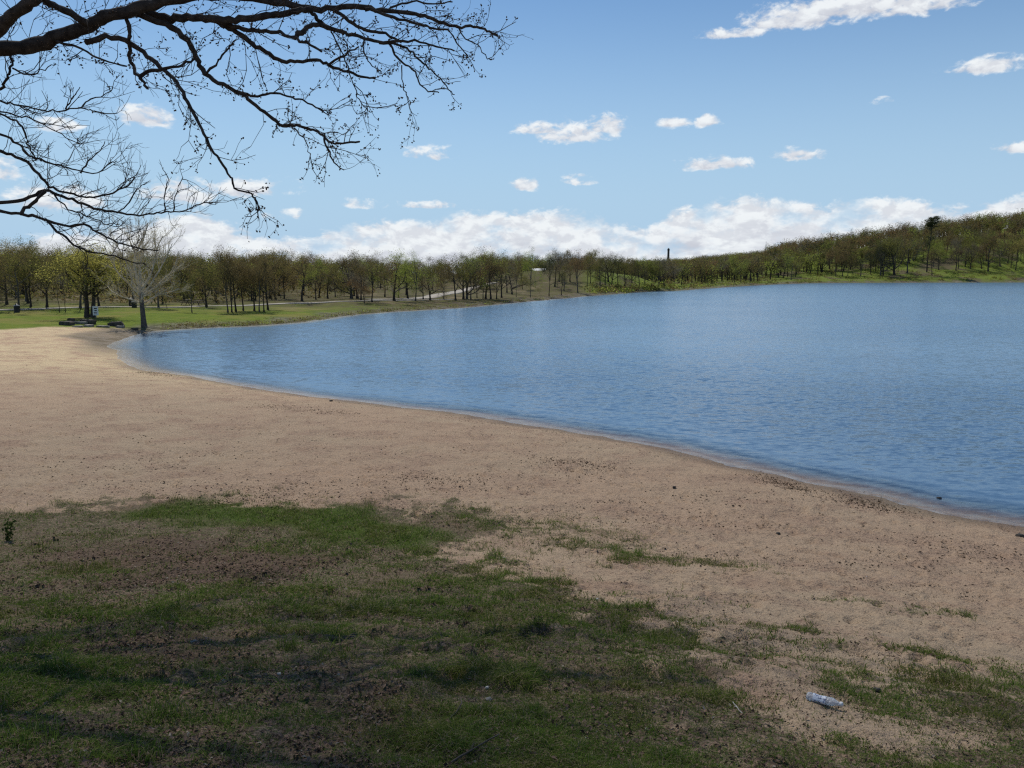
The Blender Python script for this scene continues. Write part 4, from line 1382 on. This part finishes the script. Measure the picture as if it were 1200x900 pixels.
def scatter(n, dmin=1.6, dmax=19):
    u = grng.random(n); r = dmin * (dmax / dmin) ** u
    a = np.radians(np.where(grng.random(n) < .84, grng.uniform(-37, 37, n), np.sign(grng.random(n) - .5) * grng.uniform(37, 62, n)))
    return r * np.sin(a), r * np.cos(a), r


x, y, r = scatter(1450000)
wl, tf, dn, li, _ = zones(x, y, None)
nz = fbm(x * 2.2, y * 2.2, 51, 3); nz2 = fbm(x * .8, y * .8, 52, 3)
prob = tf * (.26 + .74 * sstep(.44, .60, nz)) * (.45 + .55 * sstep(.38, .56, nz2)) * (1.22 - .5 * sstep(1.5, -3, x)) * (1 - .62 * li) + dn * .7 * (.35 + .65 * sstep(.36, .5, fbm(x * 3, y * 3, 55, 2)))
keep = grng.random(len(x)) < np.clip(prob, 0, 1)
x, y, r = x[keep], y[keep], r[keep]; dn = dn[keep]; nz = nz[keep]
P = np.stack([x, y, zsurf(x, y) - .004], 1)
h = grng.uniform(.012, .036, len(x)) * (1 + .5 * sstep(.55, .7, nz) + .25 * dn + 1.7 * sstep(.60, .74, fbm(x * 4.2, y * 4.2, 57, 2))) * np.clip(r / 5, .8, 1.5)
Vv, Q, T = blades(P, h, grng.uniform(.0012, .0024, len(x)) * np.clip(r / 4, .75, 2.0), grng.uniform(.5, 1.9, len(x)))
print('blades', len(x))
tag(obj('grass', mesh_np('grass', Vv, Q, T, [BLADE], smooth=False)), 'short patchy turf thinning out into the sand', 'grass', kind='stuff')

# taller tufts one could point to
G7 = 'grass tufts in the foreground'
for px, py, n_, hh, l in [(192, 838, 210, .13, 'largest grass tuft, low centre-left in the shaded turf'), (338, 765, 120, .11, 'spiky grass tuft right of centre in the shaded turf, above a small white stone'),
                          (40, 760, 130, .11, 'dark grass tuft near the left edge halfway down the shade'), (20, 880, 220, .10, 'bright tuft in the bottom left corner'),
                          (300, 778, 120, .08, 'yellowish low tuft beside the spiky one'), (140, 722, 110, .09, 'bluish green tuft in the litter on the left'),
                          (205, 690, 110, .08, 'small tuft at the edge of the brown leaf litter'), (270, 845, 160, .09, 'wide low tuft right of the largest one'),
                          (165, 885, 150, .09, 'tuft at the bottom edge left of the bare litter'), (1035, 760, 90, .06, 'isolated green tuft on the sand above the plastic bottle'), (905, 742, 90, .06, 'straggling tuft on the sand, left of the isolated one')]:
    b = ground_at(px, py)
    q = np.clip(grng.normal(size=(n_, 2)), -1.9, 1.9) * .045 * (1.5 if n_ > 150 else 1.1 if n_ > 100 else .75)
    P = np.column_stack([q, np.full(n_, -.01)])
    Vv, Q, T = blades(P, grng.uniform(.5, 1.1, n_) * hh, grng.uniform(.0016, .0028, n_), grng.uniform(.2, 1.0, n_))
    o = obj('grass_tuft', mesh_np('grass_tuft', Vv, Q, T, [BLADE], smooth=False)); o.location = (b[0], b[1], float(zsurf(b[0:1], b[1:2])[0]))
    tag(o, l, 'grass tuft', G7)

# leafy weed at the left edge
b = ground_at(10, 634); wd = empty('leafy_weed', (b[0], b[1], float(zsurf(b[0:1], b[1:2])[0]))); tag(wd, 'upright leafy weed at the left edge where the turf meets the sand', 'weed')
st, lf = MB(), MB()
for k in range(7):
    a = R.uniform(0, 6.28); Pq, _ = branch_path((R.gauss(0, .03), R.gauss(0, .03), -.02), (.3 * math.cos(a), .3 * math.sin(a), 1), R.uniform(.22, .42), 5, .1, .05, R)
    st.tube(Pq, np.linspace(.005, .002, 6), 4)
    c = Pq[grng.integers(1, 6, 16)] + grng.normal(size=(16, 3)) * .025
    lf.leaves(c, .055, 0, rg=grng)
st.build('stem', LEAF['olive'], wd); lf.build('leaves', leafmat('weed_leaf', (.045, .07, .02), (.07, .10, .028)), wd, smooth=False)

# leaf litter and bits of bark
LITM = []
for nm, c1, c2 in (('dead_leaf', (.16, .105, .075), (.30, .205, .145)), ('pale_dead_leaf', (.30, .25, .19), (.42, .36, .29)), ('dark_bit', (.035, .026, .02), (.08, .058, .042))):
    LITM.append(leafmat(nm, c1, c2, .1))
lt = MB()
x, y, r = scatter(220000, 1.6, 16)
_, tf, dn, li, _ = zones(x, y, None)
keep = grng.random(len(x)) < np.clip(li * .75 + tf * (.22 + .3 * sstep(.5, -2.5, x)) * sstep(.40, .56, fbm(x * 1.4, y * 1.4, 61, 3)) * (1 - dn) + .02 * tf, 0, 1) * np.clip(9 / r, .5, 1)
x, y = x[keep], y[keep]; P = np.stack([x, y, zsurf(x, y) + grng.uniform(.002, .014, len(x))], 1)
kk = grng.random(len(x))
for lo_, hi_, m_, sz in ((0, .58, 0, .028), (.58, .615, 1, .024), (.615, 1, 2, .024)):
    s_ = (kk >= lo_) & (kk < hi_)
    n = s_.sum(); C = P[s_]
    a = grng.uniform(0, 6.283, n); u = np.stack([np.cos(a), np.sin(a), grng.normal(0, .35, n)], 1); v = np.stack([-np.sin(a), np.cos(a), grng.normal(0, .35, n)], 1)
    L = (sz * grng.uniform(.5, 1.3, n) * np.clip(np.hypot(C[:, 0], C[:, 1]) / 6, .9, 1.7))[:, None]
    Vq = np.stack([C - u * L * .5, C + v * L * .28 + (0, 0, .004), C + u * L * .5, C - v * L * .28 + (0, 0, .004)], 1).reshape(-1, 3)
    lt.add(Vq, np.arange(4 * n).reshape(n, 4), None, m_)
tag(lt.build('leaf_litter', LITM, smooth=False), 'brown dead leaves and bark scraps lying in the shaded turf', 'leaf litter', kind='stuff')

# specks and fragments washed over the sand
db = MB()
x, y, r = scatter(190000, 3, 58)
_, tf, dn, li, _ = zones(x, y, None)
s_d = shore_d(x, y)
st_ = fbm(x * .5 + y * .12, y * 1.2, 71, 4)
drift = np.exp(-((s_d - .75 - .5 * fbm(x * .6, y * .6, 72, 2)) / .16) ** 2) * sstep(.4, .6, fbm(x * .5, y * .5, 73, 2))
keep = (grng.random(len(x)) < .08 + .55 * sstep(.50, .68, st_) + 3 * drift) & (tf < .6) & (s_d > .5) & (y < border_y(x))
x, y, r = x[keep], y[keep], r[keep]
n = len(x); C = np.stack([x, y, zsurf(x, y) + .004], 1)
a = grng.normal(0, .6, n); u = np.stack([np.cos(a), np.sin(a), grng.normal(0, .12, n)], 1); v = np.stack([-np.sin(a), np.cos(a), grng.normal(0, .2, n)], 1)
L = (np.minimum(np.exp(grng.normal(math.log(.016), .6, n)), .042) * np.clip(r / 10, .6, 1.7))[:, None]
asp = grng.uniform(.10, .34, n)[:, None]
hgt = np.zeros((n, 3)); hgt[:, 2] = grng.uniform(.003, .014, n)
Vq = np.stack([C - u * L * .5, C + v * L * asp + hgt, C + u * L * .5, C - v * L * asp + hgt], 1).reshape(-1, 3)
db.add(Vq, np.arange(4 * n).reshape(n, 4), None, 0)
for (pa, pb, cnt) in [((890, 559), (950, 576), 620), ((165, 436), (200, 441), 500), ((640, 540), (720, 548), 500), ((300, 475), (420, 486), 500), ((460, 560), (560, 566), 320), ((990, 585), (1040, 596), 500), ((240, 590), (330, 584), 300), ((1090, 640), (1180, 660), 160)]:
    tt_ = grng.random(cnt); qx = pa[0] + (pb[0] - pa[0]) * tt_; qy = pa[1] + (pb[1] - pa[1]) * tt_
    A_, B_ = ground_at(*pa), ground_at(*pb)
    C = A_[None] + (B_ - A_)[None] * tt_[:, None] + grng.normal(size=(cnt, 3)) * ((.30, .30, 0) if cnt > 600 else (.40, .45, 0))
    C[:, 2] = np.maximum(zsurf(C[:, 0], C[:, 1]), 0) + grng.uniform(.003, .03, cnt)
    db.leaves(C, .05, 0, up=.7, asp=.35, rg=grng)
print('debris', n)
tag(db.build('beach_debris', [leafmat('debris_bit', (.03, .022, .015), (.085, .06, .042), .05)], smooth=False), 'dark scraps of leaf and bark strewn over the sand', 'debris', kind='stuff')

# sticks
def stick(px, py, L, r, rz, mat, l, bend=.12):
    b = ground_at(px, py); rr = random.Random(int(px))
    P, _ = branch_path((-L / 2, 0, r), (1, 0, 0), L, 6, bend, 0, rr); P[:, 2] = r * 1.1 + np.abs(P[:, 2] - r) * .25
    m = MB(); m.tube(P, np.linspace(r, r * .5, 7), 6)
    m.tube([P[3], P[3] + np.array([L * .14, L * .09, r])], [r * .6, r * .3], 5)
    o = m.build('stick', mat); o.location = (b[0], b[1], float(zsurf(b[0:1], b[1:2])[0])); o.rotation_euler = (0, 0, rz)
    tag(o, l, 'stick', 'fallen sticks')


BONE = simple('bleached_wood', (.42, .39, .34), (.55, .52, .47), 20, .9, .2)
stick(553, 886, .34, .006, .75, WOOD, 'thin brown stick in the leaf litter at the bottom edge', .08)
stick(861, 828, .12, .004, 2.1, BONE, 'bleached curved twig left of the plastic bottle', .22)
stick(215, 670, .30, .007, -.3, WOOD, 'dark stick lying in the upper brown litter on the left')
stick(640, 640, .20, .008, .3, WOOD, 'short dark stick on the sandy gap at the turf edge')
stick(545, 842, .26, .005, .5, WOOD, 'forked grey twig in the litter low in the middle', .2)
stick(88, 725, .24, .006, .6, WOOD, 'short stick among the bluish tufts on the left', .15)

# pale pebbles and stones
PEB = simple('pale_pebble', (.50, .47, .42), (.68, .65, .60), 30, .8, .2)
for i, (px, py, w_, mat, l) in enumerate([(327, 794, .022, PEB, 'small white pebble under the spiky grass tuft'), (223, 752, .016, PEB, 'tiny white pebble in the middle of the shaded turf'),
        (228, 758, .04, STONE, 'flat tan stone just below the tiny white pebble'), (571, 809, .022, PEB, 'white pebble low in the middle of the turf'), (758, 852, .02, PEB, 'white pebble in the green turf, right of centre near the bottom'),
        (688, 869, .02, PEB, 'white pebble close to the bottom edge, left of the other white one'), (134, 776, .026, PEB, 'pale chip of stone in the litter at left'), (591, 653, .03, PEB, 'white stone on the sandy gap beside the turf'),
        (573, 819, .035, STONE, 'grey stone just under the white pebble low in the middle'), (1028, 808, .05, STONE_D, 'dark stone on the sand above right of the bottle'), (587, 611, .05, STONE_D, 'small dark stone at the upper turf edge'),
        (388, 470.5, .13, STONE_D, 'lone dark stone at the waterline in the middle of the beach curve'), (1196, 629, .16, STONE_D, 'dark rock at the waterline on the right edge'), (1100, 590, .10, STONE_D, 'dark stone awash in the shallows at right'),
        (912, 627, .07, STONE_D, 'dark clod on the open sand at right'), (790, 572, .09, STONE_D, 'dark clod on the open sand below the waterline'), (890, 648, .05, STONE_D, 'little dark clod left of the larger clod on the sand'), (700, 705, .03, PEB, 'pale stone near the middle of the sand and turf edge')]):
    b = ground_at(px, py); o = obj('stone', rock_mesh(w_ * .5, w_ * .42, w_ * .28, 90 + i, mat, 1))
    z_ = max(float(zsurf(b[0:1], b[1:2])[0]), -.02)
    o.location = (b[0], b[1], z_ + w_ * .16); o.rotation_euler = (0, 0, R.uniform(0, 6.28)); tag(o, l, 'stone', 'loose stones and clods')

# crushed plastic bottle
def bottle():
    b = ground_at(965, 829); z = float(zsurf(b[0:1], b[1:2])[0])
    t = empty('plastic_bottle', (b[0], b[1], z + .03), math.radians(-31)); tag(t, 'crushed clear plastic bottle lying where turf meets sand, lower right', 'bottle')
    m, g, out = new_mat('clear_plastic')
    p = g.n('ShaderNodeBsdfPrincipled', i_Roughness=.12); g.set(p.inputs['Base Color'], (.86, .89, .92)); p.inputs['Transmission Weight'].default_value = .55; p.inputs['IOR'].default_value = 1.3
    tc = g.n('ShaderNodeTexCoord').outputs['Object']
    bp = g.n('ShaderNodeBump', i_Strength=.8, i_Distance=.012, i_Height=g.noise(tc, 60, 3, .6)); g.l.new(bp.outputs[0], p.inputs['Normal'])
    g.l.new(p.outputs[0], out.inputs[0])
    prof = [(-.10, .001), (-.098, .022), (-.09, .03), (-.075, .031), (-.07, .029), (-.055, .031), (-.05, .029), (-.03, .031), (-.025, .029), (-.01, .03), (.015, .031), (.04, .03), (.06, .024), (.075, .016), (.085, .0125), (.092, .0125)]
    k = 20; Vv = []
    for i, (xx, rr_) in enumerate(prof):
        for j in range(k):
            a = j * 2 * math.pi / k
            cr = 1 - .28 * math.exp(-((xx + .02) / .05) ** 2) * (1 if math.sin(a) > .1 else 0) + .05 * math.sin(3 * a + i)
            Vv.append((xx, rr_ * cr * math.cos(a), rr_ * cr * .82 * math.sin(a)))
    Q = [(i * k + j, i * k + (j + 1) % k, (i + 1) * k + (j + 1) % k, (i + 1) * k + j) for i in range(len(prof) - 1) for j in range(k)]
    obj('body', mesh_np('body', np.array(Vv), np.array(Q), None, [m]), t)
    c = MB(); c.tube([(.090, 0, 0), (.092, 0, 0), (.106, 0, 0), (.107, 0, 0)], [.006, .0145, .0145, .006], 18); c.build('cap', WHITE, t)
    # loose wrapper: faded white band with blue-grey blotches
    m2, g, out = new_mat('faded_wrapper')
    tc = g.n('ShaderNodeTexCoord').outputs['Object']
    col = g.mix(g.ss(g.noise(tc, 55, 3, .6), .5, .58), (.78, .80, .82), (.20, .22, .32))
    p = g.n('ShaderNodeBsdfPrincipled', i_Roughness=.45); g.set(p.inputs['Base Color'], col); g.l.new(p.outputs[0], out.inputs[0])
    W_ = []
    xs = np.linspace(-.062, .012, 8)
    for i, xx in enumerate(xs):
        for j in range(k):
            a = j * 2 * math.pi / k
            cr = 1 - .28 * math.exp(-((xx + .02) / .05) ** 2) * (1 if math.sin(a) > .1 else 0) + .02 * math.sin(2 * a + i)
            W_.append((xx, .034 * cr * math.cos(a), .034 * cr * .82 * math.sin(a)))
    Q = [(i * k + j, i * k + (j + 1) % k, (i + 1) * k + (j + 1) % k, (i + 1) * k + j) for i in range(7) for j in range(k)]
    obj('wrapper', mesh_np('wrapper', np.array(W_), np.array(Q), None, [m2]), t)


bottle()

# ------------------------------------------------------------------ sky, clouds, sun
w = bpy.data.worlds.new('World'); scene.world = w; w.use_nodes = True
w.node_tree.nodes.clear(); g = NT(w.node_tree)
out = g.n('ShaderNodeOutputWorld'); bg = g.n('ShaderNodeBackground'); bg.inputs[1].default_value = .10
sky = g.n('ShaderNodeTexSky', sky_type='NISHITA'); sky.sun_disc = False; sky.sun_elevation = SUN_EL; sky.sun_rotation = SUN_AZ
sky.altitude = 200; sky.air_density = 1.0; sky.dust_density = .0; sky.ozone_density = 1.0
dirv = g.n('ShaderNodeTexCoord').outputs['Generated']
sx = g.n('ShaderNodeSeparateXYZ'); g.l.new(dirv, sx.inputs[0])
az = g.math('ARCTAN2', sx.outputs[0], sx.outputs[1]); el = g.math('ARCSINE', sx.outputs[2])
cv = g.n('ShaderNodeCombineXYZ'); g.set(cv.inputs[0], az); g.set(cv.inputs[1], g.math('MULTIPLY', el, 1.7))


def azel(px, py):
    d = pdir(px, py); d = d / np.linalg.norm(d)
    return math.atan2(d[0], d[1]), math.asin(d[2])


n_a = g.noise(cv.outputs[0], 34, 8, .60, .35)
n_d = g.noise(cv.outputs[0], 75, 5, .6, .3)
n_b = g.noise(cv.outputs[0], 9, 4, .55, .2)
sh_ = g.vmath('ADD', cv.outputs[0], (-.006, .014, 0))
n_c = g.noise(sh_, 34, 8, .60, .35)
wob = g.math('ADD', g.math('ADD', g.math('MULTIPLY', g.math('SUBTRACT', n_a, .5), 2.6), g.math('MULTIPLY', g.math('SUBTRACT', n_d, .5), 1.2)), g.math('MULTIPLY', g.math('SUBTRACT', n_b, .5), .8))
CL = [(1000, 10, 95, 20, 1), (930, 25, 70, 16, 1), (860, 40, 45, 9, .9), (1075, 8, 55, 15, .9), (672, 158, 44, 17, 1), (632, 152, 28, 10, .85), (708, 150, 26, 14, .9), (790, 145, 22, 7, 1), (828, 143, 15, 9, 1),
      (838, 194, 40, 9, 1), (936, 183, 32, 9, 1), (1155, 79, 44, 12, 1), (1192, 174, 20, 10, 1), (172, 139, 33, 15, 1), (66, 147, 26, 11, .9), (506, 181, 24, 11, .55), (616, 218, 18, 9, .85), (680, 212, 22, 8, .5),
      (285, 222, 44, 14, 1), (205, 228, 50, 16, .8), (328, 252, 24, 8, .6), (500, 241, 30, 6, .7), (5, 200, 20, 20, .7), (60, 235, 60, 18, .7), (430, 240, 26, 7, .4), (1035, 119, 12, 6, .4)]
field = None; vsel = None
for (px, py, rx, ry, s) in CL:
    a0, e0 = azel(px, py); a1, _ = azel(px + rx, py); _, e1 = azel(px, py - ry)
    u = g.math('DIVIDE', g.math('SUBTRACT', az, a0), a1 - a0)
    v = g.math('DIVIDE', g.math('SUBTRACT', el, e0), e1 - e0)
    va = g.math('MAXIMUM', v, g.math('MULTIPLY', v, -1.7))          # flat bases
    q = g.math('ADD', g.math('MULTIPLY', u, u), g.math('MULTIPLY', va, va))
    f = g.math('MULTIPLY', g.math('SUBTRACT', 1.42, g.math('SQRT', q)), 1.0)
    f = g.math('MINIMUM', f, s)
    if field is None: field, vsel = f, v
    else:
        vsel = g.mixf(g.math('GREATER_THAN', f, field), vsel, v); field = g.math('MAXIMUM', field, f)
puff = g.ss(g.math('ADD', g.math('ADD', field, wob), -.12), .10, .85)
# cloud bank standing on the horizon
fc = g.n('ShaderNodeFloatCurve')
bank = [(-300, 285), (0, 283), (60, 272), (150, 262), (230, 248), (290, 268), (340, 276), (400, 262), (450, 256), (500, 256), (545, 244), (600, 246), (650, 243), (700, 253), (745, 262), (800, 240), (860, 232), (905, 228), (960, 237), (1010, 230), (1060, 230), (1120, 240), (1200, 224), (1500, 230)]
A0, A1, E1 = -.75, .75, .25
c = fc.mapping.curves[0]
pp = []
for px, py in bank:
    a, e = azel(px, py); pp.append(((a - A0) / (A1 - A0), e / E1))
while len(c.points) > 2: c.points.remove(c.points[-1])
c.points[0].location = (max(pp[0][0], 0), pp[0][1]); c.points[-1].location = (1, pp[-1][1])
for q in pp[1:-1]: c.points.new(*q)
fc.mapping.update()
g.set(fc.inputs['Value'], g.math('DIVIDE', g.math('SUBTRACT', az, A0), A1 - A0, clamp=True))
top = g.math('MULTIPLY', fc.outputs[0], E1)
dlt = g.math('SUBTRACT', top, el)
bk = g.ss(g.math('ADD', dlt, g.math('MULTIPLY', wob, .014)), .000, .011)
bk = g.math('MULTIPLY', bk, g.ss(g.noise(cv.outputs[0], 12, 5, .6), .34, .52, .25, 1.0))
bk = g.math('MULTIPLY', bk, g.ss(el, -.02, .0))
dens = g.math('MAXIMUM', puff, bk)
# shading of the clouds: lit from above left, grey where thick
lit_ = g.ss(g.math('SUBTRACT', n_a, n_c), -.12, .12)
thick = g.ss(dlt, .015, .07)
base_ = g.math('MULTIPLY', g.ss(g.math('ADD', vsel, g.math('MULTIPLY', g.math('SUBTRACT', n_a, .5), 1.5)), .35, -.45), g.ss(field, .1, .8))
lum = g.math('MULTIPLY', g.mixf(lit_, .86, 1.07), g.mixf(base_, 1.0, .84))
greyn = g.ss(g.noise(g.vmath('MULTIPLY', cv.outputs[0], (1, 2.2, 1)), 11, 4, .6), .42, .62)
lum = g.math('MULTIPLY', lum, g.mixf(g.math('MULTIPLY', thick, greyn), 1.0, .76))
cc = g.n('ShaderNodeCombineColor')
g.set(cc.inputs[0], g.math('MULTIPLY', lum, 8.3)); g.set(cc.inputs[1], g.math('MULTIPLY', lum, 8.6)); g.set(cc.inputs[2], g.math('MULTIPLY', g.math('POWER', lum, .8), 8.9))
deep = g.mix(1.0, sky.outputs[0], (.70, .86, .97), 'MULTIPLY')
blue = g.mix(g.ss(el, .36, .0), deep, (4.2, 6.05, 7.95), 'MIX')
col = g.mix(g.math('MULTIPLY', dens, .96), blue, cc.outputs[0])
g.l.new(col, bg.inputs[0]); g.l.new(bg.outputs[0], out.inputs[0])

sl = bpy.data.lights.new('sun', 'SUN'); sl.energy = 4.5; sl.angle = math.radians(.53); sl.color = (1, .955, .88)
so = link(bpy.data.objects.new('sun', sl))
sv = Vector((math.sin(SUN_AZ) * math.cos(SUN_EL), math.cos(SUN_AZ) * math.cos(SUN_EL), math.sin(SUN_EL)))
so.rotation_euler = sv.to_track_quat('Z', 'Y').to_euler(); so.location = (-30, 20, 60)

# thin cloud added out of view, towards the sun, to shade the near sand
import bmesh
from mathutils import noise as mnoise
bm = bmesh.new(); bmesh.ops.create_icosphere(bm, subdivisions=5, radius=1)
for v in bm.verts:
    c_ = v.co.copy()
    f_ = 1 + .22 * mnoise.noise(c_ * 1.7) + .14 * mnoise.noise(c_ * 4.1) + .06 * mnoise.noise(c_ * 9)
    v.co = Vector((c_.x * 105 * f_, c_.y * 62 * f_, c_.z * (30 if c_.z > 0 else 14) * f_))
me = bpy.data.meshes.new('added_shade_cloud'); bm.to_mesh(me); bm.free()
cm, g, out = new_mat('shade_cloud_vapour')
vs_ = g.n('ShaderNodeVolumeScatter'); vs_.inputs['Density'].default_value = SHADE_CLOUD_DENS; vs_.inputs['Anisotropy'].default_value = .5
g.l.new(vs_.outputs[0], out.inputs['Volume']); me.materials.append(cm)
cl = obj('added_shade_cloud', me); tag(cl, kind='stuff')
CH = 320
cl.location = Vector((12, SHADE_CLOUD_Y, 0)) + sv * (CH / sv.z)

# ------------------------------------------------------------------ camera and render settings
cd = bpy.data.cameras.new('camera'); cam = link(bpy.data.objects.new('camera', cd))
cd.sensor_width = 36; cd.lens = 36 * F / 1200; cd.clip_start = .05; cd.clip_end = 12000
cam.location = (0, 0, HC); cam.rotation_euler = (math.pi / 2 - PITCH, 0, 0)
scene.camera = cam
vs = scene.view_settings; vs.view_transform = 'Standard'; vs.look = 'None'; vs.gamma = 1; vs.exposure = 0; vs.use_curve_mapping = False
scene.cycles.max_bounces = 6; scene.cycles.diffuse_bounces = 2; scene.cycles.transparent_max_bounces = 8; scene.cycles.sample_clamp_indirect = 4
scene.cycles.use_denoising = False; scene.cycles.filter_width = 1.25; scene.cycles.use_adaptive_sampling = False
